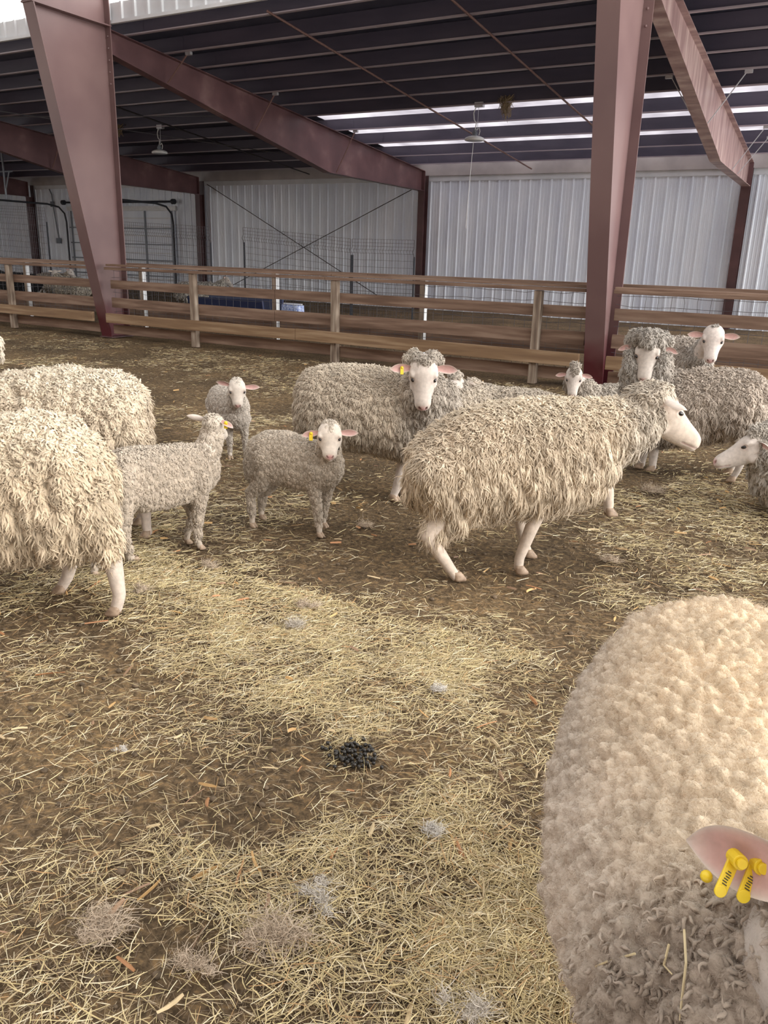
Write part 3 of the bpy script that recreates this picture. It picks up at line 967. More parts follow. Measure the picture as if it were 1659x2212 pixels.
def ear_mesh(mb_cols, root, e, o, L, Wd, cup=.55, droop=0.0, th=.006):
    e = unit(e); o = unit(np.asarray(o, float) - e * (np.dot(o, e))); a = np.cross(o, e)
    nu, nv = 15, 11
    V, Cc = [], []
    for side in (0, 1):
        for i in range(nu):
            u = i / (nu - 1)
            prof = max(.02, (.50 + .95 * u) * (1 - u ** 2.4) / .98) if u < 1 else .02
            prof = min(prof, 1.05)
            for j in range(nv):
                v = -1 + 2 * j / (nv - 1)
                cu = cup * (1 - .55 * u)
                w = Wd / 2 * prof
                p = root + e * L * u + a * w * v * (1 - .35 * cu * v * v) + o * (w * cu * (v * v - .45)) - np.array([0, 0, 1]) * droop * L * u * u
                edge = min(1, (1 - abs(v)) * 2.2) * min(1, (1 - u) * 4)
                p = p + o * (th * .5 * (edge ** .5) * (1 if side == 0 else -1))
                V.append(p)
                Cc.append(np.array([.56, .335, .30]) * edge ** .7 * (1 if side == 0 else 0) + np.array([.62, .535, .46]) * (1 - edge ** .7 * (1 if side == 0 else 0)))
    Q = []
    n1 = nu * nv
    for i in range(nu - 1):
        for j in range(nv - 1):
            q = (i * nv + j, i * nv + j + 1, (i + 1) * nv + j + 1, (i + 1) * nv + j)
            Q.append(q); Q.append(tuple(n1 + k for k in q[::-1]))
    return np.array(V), np.array(Q), np.array(Cc)

def quads_of(me):
    n = len(me.polygons)
    lt = np.empty(n, np.int32); me.polygons.foreach_get('loop_total', lt)
    li = np.empty(len(me.loops), np.int32); me.loops.foreach_get('vertex_index', li)
    if (lt == 4).all(): return li.reshape(-1, 4)
    st = np.empty(n, np.int32); me.polygons.foreach_get('loop_start', st)
    return np.array([[li[s + min(k, t - 1)] for k in range(4)] for s, t in zip(st, lt)])

def sample_surface(V, Q, n, g):
    A, B, C, D = V[Q[:, 0]], V[Q[:, 1]], V[Q[:, 2]], V[Q[:, 3]]
    nn = np.cross(C - A, D - B); ar = np.linalg.norm(nn, axis=1) / 2
    k = g.choice(len(Q), n, p=ar / ar.sum())
    u, v = g.uniform(0, 1, (n, 1)), g.uniform(0, 1, (n, 1))
    P = A[k] * (1 - u) * (1 - v) + B[k] * u * (1 - v) + C[k] * u * v + D[k] * (1 - u) * v
    return P, unit(nn[k]), ar.sum()

def thin(P, cell, g):
    """keep one point per cell, so that locks sit evenly"""
    o = g.permutation(len(P))
    key = np.floor(P[o] / cell).astype(np.int64)
    h = key[:, 0] * 73856093 ^ key[:, 1] * 19349663 ^ key[:, 2] * 83492791
    _, idx = np.unique(h, return_index=True)
    return o[idx]

def locks(P, Nn, L, Wd, g, lift=.5, wave=.25, flat=.8, K=6, S=5, up_lift=1.0, pull=None):
    """one tapered curled wool lock per point; returns V, Q, lock index per vertex, s per vertex"""
    n = len(P)
    down = np.array([0, 0, -1.0]) - Nn * (-Nn[:, 2:3])
    rnd = g.normal(0, 1, (n, 3)); rnd -= Nn * (rnd * Nn).sum(1, keepdims=True)
    t = unit(down + .22 * rnd)
    upness = np.clip(Nn[:, 2:3], 0, 1)
    t = unit(t * (1 - .55 * upness) + unit(rnd) * .55 * upness)
    bvec = np.cross(Nn, t)
    L = np.asarray(L)[:, None] * g.uniform(.65, 1.25, (n, 1)); Wd = np.asarray(Wd)[:, None] * g.uniform(.7, 1.3, (n, 1))
    li = lift * (1 + up_lift * upness) * g.uniform(.6, 1.4, (n, 1))
    ph = g.uniform(0, 2 * PI, (n, 1)); fr = g.uniform(3, 6, (n, 1)); am = wave * Wd * g.uniform(.3, 1.5, (n, 1))
    tl = (1 - .45 * upness)
    V = np.empty((n, K, S, 3))
    prev = None
    cs = []
    for k in range(K):
        s = k / (K - 1)
        c = P - Nn * Wd * .25 + L * (Nn * (li * (s - .55 * s * s)) + t * tl * (s ** 1.25)) + bvec * am * np.sin(ph + fr * s) * s + Nn * am * .5 * np.cos(ph + fr * 1.3 * s) * s
        if pull is not None: c = c + pull * s ** 1.3
        cs.append(c)
    for k in range(K):
        s = k / (K - 1)
        tan = unit(cs[min(k + 1, K - 1)] - cs[max(k - 1, 0)])
        u = unit(np.cross(tan, Nn) + 1e-6 * bvec); v = np.cross(u, tan)
        rad = Wd * .5 * (.75 + .45 * math.sin(PI * min(1, s * 1.15))) * (1 - s ** 3) ** .75
        rad = rad * (1 + .22 * np.sin(ph * 3 + k * 2.1))
        if k == K - 1: rad = Wd * .03
        if S == 3:                                    # outer half of the lock only: two faces wide, ridge outwards
            w3 = unit(Nn - tan * (tan * Nn).sum(1, keepdims=True)); u3 = np.cross(tan, w3)
            V[:, k, 0] = cs[k] - u3 * rad - w3 * rad * .35; V[:, k, 1] = cs[k] + w3 * rad * .85; V[:, k, 2] = cs[k] + u3 * rad - w3 * rad * .35
            continue
        for q in range(S):
            a = 2 * PI * q / S
            V[:, k, q] = cs[k] + rad * (u * math.cos(a) + v * math.sin(a) * flat)
    f = []
    nq = S if S > 3 else 2
    for k in range(K - 1):
        for q in range(nq):
            f.append((k * S + q, k * S + (q + 1) % S, (k + 1) * S + (q + 1) % S, (k + 1) * S + q))
    Q = (np.arange(n)[:, None, None] * (K * S) + np.array(f)[None]).reshape(-1, 4)
    return V.reshape(-1, 3), Q, np.repeat(np.arange(n), K * S)

def fuzz(P, Nn, L, wd, g, curl=1.0, seg=3, out=.8):
    n = len(P)
    rnd = g.normal(0, 1, (n, 3))
    d = unit(Nn * out + rnd * .55 + np.array([0, 0, -.35]))
    L = L * g.uniform(.4, 1.3, (n, 1))
    C = [P]
    ax = unit(g.normal(0, 1, (n, 3)))
    for i in range(seg):
        d = unit(d + np.cross(ax, d) * curl * g.uniform(.1, .9, (n, 1)))
        C.append(C[-1] + d * L / seg)
    C = np.stack(C, 1)
    s = unit(np.cross(d, g.normal(0, 1, (n, 3))))
    w = wd * g.uniform(.6, 1.4, (n, 1))
    tp = np.linspace(1, .25, seg + 1)[None, :, None] / 2
    V = np.stack([C - s[:, None] * w[:, None] * tp, C + s[:, None] * w[:, None] * tp], 2).reshape(-1, 3)
    m = (seg + 1) * 2
    f = [(2 * i, 2 * i + 1, 2 * i + 3, 2 * i + 2) for i in range(seg)]
    Q = (np.arange(n)[:, None, None] * m + np.array(f)[None]).reshape(-1, 4)
    return V, Q, np.repeat(np.arange(n), m)

class Sheep:
    def __init__(self, kind, O, h, label, seed, group=None, cat='sheep'):
        self.O = np.array([O[0], O[1], 0.0]); self.h = math.radians(h)
        self.d = np.array([math.cos(self.h), math.sin(self.h), 0]); self.l = np.array([-math.sin(self.h), math.cos(self.h), 0])
        self.root = empty(kind, tuple(self.O), self.h)
        tag(self.root, label, cat, group)
        self.g = np.random.default_rng(seed); self.seed = seed
        self.legs, self.neck, self.wool, self.extra = [], [], [], []
        self.T = None; self.head = None; self.legz = 1.0
    def loc(self, p):
        q = np.asarray(p, float) - self.O
        return np.array([q @ self.d, q @ self.l, q[2]])
    def dirl(self, v):
        return np.array([np.dot(v, self.d), np.dot(v, self.l), v[2]])
    def S(self, px, py, lat=0.0):
        r = ray(px, py); nl = self.l
        t = ((self.O + nl * lat - EYE) @ nl) / (r @ nl)
        return self.loc(EYE + r * t)
    def trace(self, rows, hw):
        """rows: (px, top, bottom, width factor)"""
        T = []
        for row in rows:
            px, a, b, k = row
            pa, pb = self.S(px, a), self.S(px, b)
            T.append(((pa[0] + pb[0]) / 2, pa[2], pb[2], hw * k))
        T.sort()
        self.T = T
    def chain(self, rows, lat):
        out = []
        for row in rows:
            px, py, r = row[:3]; la = row[3] if len(row) > 3 else lat
            p = self.S(px, py, la); out.append((p, r))
        return out
    def cam_dir(self, p, yaw=0.0, pitch=0.0):
        """direction from local point p to the camera, flattened, turned by yaw (to the viewer's right +) and pitched down"""
        wp = self.O + self.d * p[0] + self.l * p[1] + np.array([0, 0, p[2]])
        v = EYE - wp; a = math.atan2(v[1], v[0]) + math.radians(yaw); pt = math.radians(pitch)
        return self.dirl(np.array([math.cos(a) * math.cos(pt), math.sin(a) * math.cos(pt), -math.sin(pt)]))
    def set_head(self, pos, fwd, s, roll=0.0, wide=1.0, snout=1.0):
        self.head = (np.array(pos, float), basis(fwd, roll), s, wide); self.snout = snout
    def hq(self, V):
        pos, Mh, s, wide = self.head
        q = (V - pos) @ Mh / s
        q[:, 0] = np.where(q[:, 0] > .04, .04 + (q[:, 0] - .04) / self.snout, q[:, 0])
        return q

    def face_zone(self, q, cutx, k):
        wide = self.head[3]
        qx = np.where(q[:, 0] > .04, .04 + (q[:, 0] - .04) / self.snout, q[:, 0])
        H = np.array(HEAD)
        hy = np.interp(qx, H[:, 0], H[:, 3]); hz = np.interp(qx, H[:, 0], H[:, 2]); zc = np.interp(qx, H[:, 0], H[:, 1])
        edge = .010 * np.sin(q[:, 1] * 90)
        return (q[:, 0] > cutx + edge) & (qx < .34) & (np.abs(q[:, 1]) < hy * k * wide) & (q[:, 2] > zc - .92 * hz) & (q[:, 2] < .20)
    def build_body(self, voxel=.007, skin=(.66, .57, .49), ins=.03, nose=(.70, .40, .37), legcol=None):
        mb = MB()
        if self.T: mb.loft([ring(*t) for t in inset(self.T, ins + (.03 if self.root.name.startswith('sheep') else 0))], 26)
        sl = .028 if self.root.name.startswith('sheep') else 0.0
        if self.neck: mb.capsules([(q_, r_ - (sl if r_ > .1 else 0)) for q_, r_ in self.neck])
        for c in self.legs:
            (p0, r0), rest = c[0], c[1:]
            p1, r1 = rest[0]
            mb.capsules([(np.array((p0[0], p0[1] * .6, p0[2])), r0 * .72 - sl * .6), (np.array((p1[0], p1[1] * (1 - sl * 6), p1[2])), r1 - sl)] + list(rest[1:]), 12)
        for c in self.extra: mb.capsules(c, 12)
        if self.head: head_prims(mb, self.head[1], self.head[0], self.head[2], self.head[3], self.snout)
        me = remesh(mb, voxel, 3)
        V = get_v(me)
        col = np.tile(np.array(skin, float), (len(V), 1))
        col *= (.90 + .2 * fbm(V, 14, self.seed, 3))[:, None]
        if legcol is not None:
            w_ = np.clip((.34 * self.legz - V[:, 2]) / .06, 0, 1)[:, None]
            col = col * (1 - w_) + np.array(legcol) * w_ * (.88 + .24 * fbm(V, 20, self.seed, 2))[:, None]
        if self.head:
            pos, Mh, s, wide = self.head
            q = self.hq(V)
            inh = (np.abs(q[:, 1]) < .1) & (q[:, 0] > -.1) & (q[:, 0] < .24) & (q[:, 2] < .09) & (q[:, 2] > -.13)
            # nose leather
            rn = np.sqrt(((q[:, 0] - .216) / .030) ** 2 + (q[:, 1] / .026) ** 2 + ((q[:, 2] + .058) / .024) ** 2)
            k = np.clip(1.25 - rn, 0, 1)[:, None] * inh[:, None]
            col = col * (1 - k) + np.array(nose) * k
            for sd in (-1, 1):
                e = np.sqrt(((q[:, 0] - .214) / .014) ** 2 + ((q[:, 1] - sd * (.017 + (q[:, 2] + .055) * .35)) / .0065) ** 2 + ((q[:, 2] + .054) / .011) ** 2)
                k = np.clip(1.3 - e, 0, 1)
                V -= (Mh[:, 0] * .009 * s)[None] * (k * inh)[:, None]
                kk = (np.clip(k * 1.4, 0, 1) * inh)[:, None]
                col = col * (1 - kk) + np.array([.20, .07, .06]) * kk
            ml = -.083 + .02 * np.clip((q[:, 0] - .14) / .07, 0, 1) ** 2 * 0
            k = np.clip(1 - np.abs(q[:, 2] - ml) / .0055, 0, 1) * ((q[:, 0] > .135) & inh)
            nn = unit(np.stack([.3 * np.ones(len(q)), np.sign(q[:, 1]), np.zeros(len(q))], 1)) @ Mh.T
            V -= nn * (.004 * s * k)[:, None]
            kk = (k * .75)[:, None]
            col = col * (1 - kk) + np.array([.36, .19, .17]) * kk
            # sockets
            self.eyes = []
            for sd in (-1, 1):
                a = np.hypot(q[:, 0] - .062, q[:, 2] - .012)
                selm = (a < .010) & (q[:, 1] * sd > 0.02)
                ym = np.median(np.abs(q[selm, 1])) if selm.any() else .060 * wide
                self.eyes.append(np.array([.062 if self.snout == 1 else .04 + .022 * self.snout, sd * (ym - .0025), .012]))
                rim = np.exp(-((a - .0165) / .0045) ** 2) * (q[:, 1] * sd > .02) * inh
                V += (Mh[:, 1] * sd * .0030 * s)[None] * rim[:, None]
                kk = (np.exp(-(a / .019) ** 4) * (q[:, 1] * sd > .02) * inh * .55)[:, None]
                col = col * (1 - kk) + np.array([.50, .36, .30]) * kk
        me.vertices.foreach_set('co', V.astype(np.float32).ravel())
        set_col(me, col); me.name = 'body'
        me.update()
        self.body = obj('body', me, M['skin'], self.root)
        self.body.data.polygons.foreach_set('use_smooth', np.ones(len(me.polygons), bool))
        if self.head:
            for e in self.eyes:
                o = obj('eye', MB().ellipsoid(pos + s * (Mh @ e), s * np.array([.0165, .0100, .0088]), Mh, 14, 10), M['eye'], self.root, True)
    def hooves(self, feet, s=1.0):
        for p in feet:
            p = np.array(p, float)
            yaw = p[3] if len(p) > 3 else 0.0
            c, q = math.cos(yaw), math.sin(yaw)
            R = np.array([[c, -q, 0], [q, c, 0], [0, 0, 1]])
            m = MB()
            for sd in (-1, 1):
                rings = []
                for z, fx, rx, ry in ((0.0, .020, .034, .0155), (.012, .017, .034, .016), (.030, .008, .027, .015), (.048, .0, .020, .013)):
                    rr = []
                    for k in range(12):
                        t = 2 * PI * k / 12
                        rr.append(p[:3] + s * (R @ np.array([fx + rx * math.cos(t), sd * .0155 + ry * math.sin(t), z])))
                    rings.append(rr)
                m.loft(rings, 12)
            obj('hoof', m, M['hoof'], self.root, True)
    def ear(self, side, out, opening, L=.125, Wd=.062, droop=.1, cup=.6, root=(-.028, .058, .034), tagged=0):
        pos, Mh, s, wide = self.head
        r = pos + s * (Mh @ np.array([root[0], side * root[1] * wide, root[2]]))
        e = unit(Mh @ np.array([out[0], side * out[1], out[2]])); o = unit(Mh @ np.array([opening[0], side * opening[1], opening[2]]))
        V, Q, Cc = ear_mesh(None, r, e, o, L * s, Wd * s, cup, droop)
        eo = obj('ear', np_mesh('ear', V, Q, True, Cc, M['ear']), None, self.root)
        if tagged:
            a = np.cross(o, e); o2 = unit(o - e * (o @ e))
            c = r + e * L * s * .42 + o2 * .006
            t = MB(); t.beam(c - np.array([0, 0, -.004]), c + np.array([0, 0, -.040]) + o2 * .008, .020, .005, up=tuple(o2)); t.ellipsoid(c, .009, nu=10, nv=6)
            obj('ear_tag', t, M['yellow'], self.root, False, bevel=.001)
        return eo

    def fleece(self, cell=.020, L=.06, Wd=.017, lift=.5, wave=.3, col=(.60, .50, .38), neckcol=None, neck_x=None, extra_wool=(), voxel=.014, n=60000, fz=3500,
               fzL=.02, fzw=.0009, K=6, S=5, puff=0.0, back=None, flat=.8, hang=1.0, up_lift=1.0, face_cut=None, lumps=.018, base=.55, clump=.011, cfreq=20.0, big=None, pull=.65, vs=.55, shrink=None, nubs=None):
        g = self.g
        mb = MB()
        sh = (.22 * L + .55 * clump) if shrink is None else shrink
        if self.T: mb.loft([ring(*t) for t in inset(self.T, sh)], 26)
        for c in self.wool: mb.capsules([(q_, r_ - min(sh, r_ * .2)) for q_, r_ in c])
        me = remesh(mb, voxel, 4)
        V = get_v(me); Q = quads_of(me)
        bpy.data.meshes.remove(me)
        # fleece breaks into broad lumps
        A, B, C, D = V[Q[:, 0]], V[Q[:, 1]], V[Q[:, 2]], V[Q[:, 3]]
        nn = np.cross(C - A, D - B); vn = np.zeros_like(V)
        for k in range(4): np.add.at(vn, Q[:, k], nn)
        vn = unit(vn)
        V = V + vn * ((fbm(V * np.array([1, 1, .55]), 9, self.seed, 2) - .5) * 2 * lumps)[:, None]
        if clump:
            wd_, wid, _c = worley(V * np.array([1, 1, vs]), cfreq, self.seed)
            V = V + vn * (clump * (1 - 1.6 * wd_ ** 1.5))[:, None]
        if nubs:
            for am_, fq_, ex_ in nubs:
                wv = V + np.stack([fbm(V, fq_ * .5, 5 + k_, 2) for k_ in range(3)], 1) * (.7 / fq_)
                d_, i_, _c = worley(wv, fq_, self.seed + int(fq_))
                V = V + vn * (am_ * (.6 + .8 * i_) * (1 - 1.35 * np.clip(d_, 0, .85) ** ex_))[:, None]
        if self.head:
            pos, Mh, s, wide = self.head
            q = (V - pos) @ Mh / s
            cutx = .015 if face_cut is None else face_cut
            inface = self.face_zone(q, cutx, .95)
            Q = Q[~inface[Q].all(1)]
        P, Nn, area = sample_surface(V, Q, n, g)
        if nubs and big is not None:
            kz = P[:, 0] > big[0]; P, Nn = P[kz], Nn[kz]
        vk = fbm(P, 3.0, self.seed + 3, 2)
        k = thin(P, cell, g); P, Nn = P[k], Nn[k]
        keep = np.ones(len(P), bool)
        if self.head:
            pos, Mh, s, wide = self.head
            q = (P - pos) @ Mh / s
            cutx = .015 if face_cut is None else face_cut
            keep &= ~self.face_zone(q, cutx + .004, 1.03)
        # fewer locks where the fleece faces away from the photographer
        wp = self.O + P[:, :1] * self.d + P[:, 1:2] * self.l + np.array([0, 0, 1.0]) * P[:, 2:3]
        wn = Nn[:, :1] * self.d + Nn[:, 1:2] * self.l + np.array([0, 0, 1.0]) * Nn[:, 2:3]
        keep &= ((wn * unit(EYE - wp)).sum(1) > -.30) | (g.uniform(0, 1, len(P)) < .32)
        dd = wp - EYE; zz = np.maximum(dd @ FWD, .05)
        ppx = PP[0] + FPX * (dd @ RIGHT) / zz; ppy = PP[1] - FPX * (dd @ UP) / zz
        keep &= ((ppx > -200) & (ppx < 1860) & (ppy < 2420)) | (g.uniform(0, 1, len(P)) < .12)
        P, Nn = P[keep], Nn[keep]
        z = P[:, 2]; zt = z.max(); zlo = z.min()
        hz = np.clip((zt - z) / (zt - zlo + 1e-6), 0, 1)
        LL = L * (.55 + .75 * hz * hang); WW = Wd * (1.12 - .22 * hz)
        pl_ = None
        if pull and clump:
            sc_ = np.array([1, 1, vs])
            cc = worley(P * sc_, cfreq, self.seed)[2] / sc_ - P
            cc -= Nn * (cc * Nn).sum(1, keepdims=True)
            pl_ = cc * pull
        v1, q1, i1 = locks(P, Nn, LL, WW, g, lift, wave, flat, K, S, up_lift, pl_) if not nubs else (np.zeros((0, 3)), np.zeros((0, 4), int), np.zeros(0, int))
        if big is not None:
            bs = np.clip((P[:, 0] - big[0]) / .20, 0, 1)
            sel = np.nonzero(g.uniform(0, 1, len(P)) < bs * big[2])[0]
            v3, q3, i3 = locks(P[sel], Nn[sel], np.full(len(sel), big[3]), np.full(len(sel), big[4]), g, lift, wave, .8, 6, 5, up_lift)
            q1 = np.concatenate([q1, q3 + len(v1)]); v1 = np.concatenate([v1, v3]); i1 = np.concatenate([i1, sel[i3]])
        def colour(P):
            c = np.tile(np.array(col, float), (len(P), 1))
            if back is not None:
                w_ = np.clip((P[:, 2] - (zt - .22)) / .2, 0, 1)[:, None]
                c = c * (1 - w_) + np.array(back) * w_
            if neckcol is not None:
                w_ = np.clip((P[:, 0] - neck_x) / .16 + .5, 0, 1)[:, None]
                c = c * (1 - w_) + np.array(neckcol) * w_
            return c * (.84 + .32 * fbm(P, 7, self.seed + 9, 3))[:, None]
        lc = colour(P) * g.uniform(.80, 1.14, (len(P), 1))
        if clump:
            lc = lc * (.90 + .2 * worley(P * np.array([1, 1, vs]), cfreq, self.seed)[1])[:, None]
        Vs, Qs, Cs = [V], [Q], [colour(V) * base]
        off = len(V)
        Vs.append(v1); Qs.append(q1 + off); Cs.append(lc[i1]); off += len(v1)
        if fz:
            if nubs:
                Pf, Nf, _a = sample_surface(V, Q, fz * 3, g)
                wp = self.O + Pf[:, :1] * self.d + Pf[:, 1:2] * self.l + np.array([0, 0, 1.0]) * Pf[:, 2:3]
                wn = Nf[:, :1] * self.d + Nf[:, 1:2] * self.l + np.array([0, 0, 1.0]) * Nf[:, 2:3]
                dd = wp - EYE; zz = np.maximum(dd @ FWD, .05)
                ppx = PP[0] + FPX * (dd @ RIGHT) / zz; ppy = PP[1] - FPX * (dd @ UP) / zz
                ok = ((wn * unit(EYE - wp)).sum(1) > -.35) & (ppx < 1800) & (ppy < 2350)
                Pf, Nf = Pf[ok][:fz], Nf[ok][:fz]
                v2, q2, i2 = fuzz(Pf, Nf, fzL, fzw, g, 1.4, 3, .9)
                Vs.append(v2); Qs.append(q2 + off); Cs.append((colour(Pf) * g.uniform(.9, 1.2, (len(Pf), 1)))[i2])
            else:
                j = g.choice(len(v1), fz)
                kk = i1[j]
                v2, q2, i2 = fuzz(v1[j], Nn[kk], fzL, fzw, g)
                Vs.append(v2); Qs.append(q2 + off); Cs.append((lc[kk] * 1.08)[i2])
        me = np_mesh('fleece', np.concatenate(Vs), np.concatenate(Qs), True, np.concatenate(Cs), M['wool'])
        self.fl = obj('fleece', me, None, self.root)
        return self.fl
CREAM = (.60, .49, .36); GREY = (.42, .365, .305)
T_EWE = [(-.60, .67, .58, .05), (-.57, .73, .46, .17), (-.48, .79, .37, .25), (-.30, .82, .33, .30), (-.05, .83, .31, .32), (.20, .83, .32, .30), (.38, .82, .35, .26), (.50, .80, .41, .21), (.57, .76, .50, .14), (.60, .70, .58, .05)]
def hind(x, lat, k=1.0, fx=0.0):
    return [(np.array((x, lat * .85, .58 * k)), .11 * k), (np.array((x + .12 + fx * .4, lat, .42 * k)), .075 * k), (np.array((x - .05 + fx * .7, lat, .24 * k)), .036 * k), (np.array((x - .01 + fx, lat, .08 * k)), .025 * k), (np.array((x + .01 + fx, lat, .035)), .024 * k)]
def fore(x, lat, k=1.0, fx=0.0):
    return [(np.array((x, lat * .9, .52 * k)), .085 * k), (np.array((x - .03, lat, .40 * k)), .055 * k), (np.array((x + .0 + fx * .6, lat, .22 * k)), .034 * k), (np.array((x + fx, lat, .08 * k)), .024 * k), (np.array((x + .01 + fx, lat, .035)), .024 * k)]
def foot(c, yaw=0.0):
    p = c[-1][0]; return (p[0], p[1], max(0.0, p[2] - .035), yaw)

HP = lambda x, y, z: s.head[0] + s.head[2] * (s.head[1] @ np.array((x, y, z)))
# --- walking ewe in the middle -------------------------------------------------
s = Sheep('sheep', (-1.492, 3.922), 38, 'shaggy cream ewe walking to the right with its head in profile', 11)
s.trace([(880, 985, 1012, .15), (890, 960, 1050, .45), (908, 940, 1085, .75), (945, 914, 1115, .95), (1000, 888, 1122, 1), (1060, 868, 1112, 1), (1130, 858, 1108, 1.02),
         (1200, 858, 1098, 1), (1260, 863, 1085, .88), (1300, 868, 1062, .72), (1325, 878, 1030, .52), (1338, 905, 990, .25)], .27)
nk = [s.S(1285, 940), s.S(1335, 925), s.S(1375, 908), s.S(1412, 892)]
s.neck = list(zip(nk, (.17, .135, .11, .085)))
s.wool = [list(zip(nk[:3] + [s.S(1398, 895)], (.20, .175, .148, .118))), [(s.S(1420, 862), .045), (s.S(1445, 862), .040)]]
A_, B_ = s.S(1424, 880), s.S(1504, 958)
f_ = B_ - A_; f_[1] = 0; ang = math.atan2(-f_[2], f_[0]) - math.atan2(.067, .217)
s.set_head(A_, (math.cos(ang), -.05, -math.sin(ang)), np.linalg.norm(f_) / .222, wide=1.0)
s.wool.append([(HP(-.075, .03, .0), .082), (HP(-.055, .034, .040), .056), (HP(-.012, .0, .064), .040), (HP(-.055, -.034, .040), .056), (HP(-.075, -.03, .0), .082)])
hn = s.chain([(955, 1000, .12), (985, 1085, .095), (926, 1160, .040), (972, 1228, .029), (985, 1246, .026)], -.17)
hf = s.chain([(960, 1000, .12), (1050, 1075, .08), (1120, 1108, .036), (1132, 1172, .026), (1140, 1190, .024)], .13)
fn = s.chain([(1228, 1000, .09), (1188, 1075, .060), (1148, 1140, .036), (1122, 1205, .027), (1120, 1224, .026)], -.11)
ff = s.chain([(1262, 1000, .085), (1285, 1050, .055), (1312, 1060, .036), (1315, 1090, .028), (1314, 1100, .026)], .12)
s.legs = [hn, hf, fn, ff]
s.wool.append(s.chain([(940, 1020, .14), (968, 1070, .13), (975, 1108, .105), (952, 1132, .075), (934, 1148, .056)], -.13))
s.wool.append(s.chain([(900, 1030, .07), (895, 1060, .05)], 0))
s.build_body(.0068, skin=(.57, .47, .38))
s.hooves([foot(hn, .2), foot(hf), foot(fn), (ff[-1][0][0], ff[-1][0][1], ff[-1][0][2] - .035, 0)])
s.ear(-1, (.62, .75, -.02), (.1, -.75, -.7), L=.105, Wd=.056, droop=.0, cup=.4)
s.ear(1, (.0, 1, .1), (.6, 0, -.6), L=.11)
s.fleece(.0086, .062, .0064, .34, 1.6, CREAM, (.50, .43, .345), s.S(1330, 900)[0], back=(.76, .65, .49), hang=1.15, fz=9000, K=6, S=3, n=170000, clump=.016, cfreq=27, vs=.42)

# --- ewe looking at the camera behind it ----------------------------------------
s = Sheep('sheep', (-2.645, 4.685), 20, 'dense-fleeced ewe standing behind the lambs, facing out, yellow tag in ear', 12)
s.trace([(646, 840, 905, .2), (650, 818, 935, .55), (665, 797, 955, .85), (700, 786, 965, 1), (750, 785, 968, 1.02), (800, 790, 975, 1), (850, 796, 985, .95), (890, 803, 998, .85),
         (925, 815, 995, .68), (950, 835, 975, .5), (965, 870, 945, .25)], .29)
nk = [s.S(905, 900, -.02), s.S(915, 870, -.12), s.S(915, 838, -.20)]
s.neck = list(zip(nk, (.19, .14, .10)))
hp = s.S(915, 799, -.26)
s.wool = [[(s.S(905, 925, -.02), .20), (s.S(915, 885, -.07), .19), (s.S(916, 850, -.13), .175), (s.S(915, 822, -.16), .12)],
          [(s.S(960, 850, -.10), .10), (s.S(955, 900, -.05), .14)], [(s.S(872, 850, -.12), .09), (s.S(872, 900, -.08), .14)]]
s.set_head(hp, s.cam_dir(hp, 4, 58), 1.16, wide=1.18, snout=.92)
s.wool.append([(HP(-.055, .045, .025), .045), (HP(-.036, .030, .048), .036), (HP(-.010, 0, .060), .029), (HP(-.036, -.030, .048), .036), (HP(-.055, -.045, .025), .045)])
for sd in (-1, 1): s.wool.append([(HP(-.070, .05 * sd, .0), .055), (HP(-.055, .082 * sd, .004), .040)])
l1 = s.chain([(865, 960, .10), (868, 1005, .062), (862, 1040, .036), (851, 1068, .026), (849, 1074, .025)], -.075)
l2 = s.chain([(888, 960, .10), (888, 1005, .062), (876, 1035, .036), (871, 1060, .026), (872, 1066, .025)], .065)
h1, h2 = hind(s.S(690, 900)[0], -.13), hind(s.S(690, 900)[0], .13)
s.legs = [l1, l2, h1, h2]
s.build_body(.0072, skin=(.61, .53, .465))
s.hooves([foot(l1, -.3), foot(l2, -.3), foot(h1), foot(h2)])
for sd in (-1, 1): s.ear(sd, (.0, 1, .14), (.55, .25, .8), L=.112, Wd=.072, droop=.12, tagged=(sd == -1), root=(.0, .060, .018))
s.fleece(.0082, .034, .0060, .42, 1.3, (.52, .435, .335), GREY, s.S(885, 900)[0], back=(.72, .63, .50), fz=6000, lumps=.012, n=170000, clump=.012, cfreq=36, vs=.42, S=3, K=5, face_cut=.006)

# --- nearest left ewe -------------------------------------------------------------
s = Sheep('sheep', (-2.815, 2.392), 210, 'chunky cream ewe showing rump and two hind legs, nearest at the left edge', 13)
s.trace([(226, 1030, 1090, .2), (221, 985, 1140, .6), (208, 950, 1178, .85), (180, 912, 1195, .97), (135, 888, 1195, 1), (80, 884, 1195, 1.02), (0, 893, 1210, 1), (-90, 900, 1215, .98), (-180, 905, 1190, .9), (-250, 920, 1150, .7), (-290, 960, 1090, .35)], .28)
h1 = s.chain([(170, 1070, .11), (205, 1155, .085), (244, 1212, .043), (258, 1285, .030), (252, 1312, .028)], .11)
h2 = s.chain([(185, 1060, .12), (150, 1150, .085), (156, 1195, .042), (146, 1245, .029), (134, 1266, .027)], -.115)
xf = s.S(-215, 1000)[0]
f1, f2 = fore(xf, .12), fore(xf, -.12)
s.neck = [(np.array((xf, 0, .62)), .16), (np.array((xf + .3, 0, .80)), .09)]
s.wool = [[(np.array((xf, 0, .62)), .2), (np.array((xf + .25, 0, .78)), .13)], s.chain([(190, 1080, .12), (215, 1150, .10), (234, 1185, .065)], .11), s.chain([(130, 1120, .12), (140, 1175, .07)], -.1)]
s.set_head((xf + .36, 0, .86), (.9, .0, -.5), 1.15)
s.legs = [h1, h2, f1, f2]
s.build_body(.0105, skin=(.64, .54, .45))
s.hooves([foot(h1), foot(h2), foot(f1), foot(f2)])
for sd in (-1, 1): s.ear(sd, (-.1, 1, .1), (.8, .1, -.1))
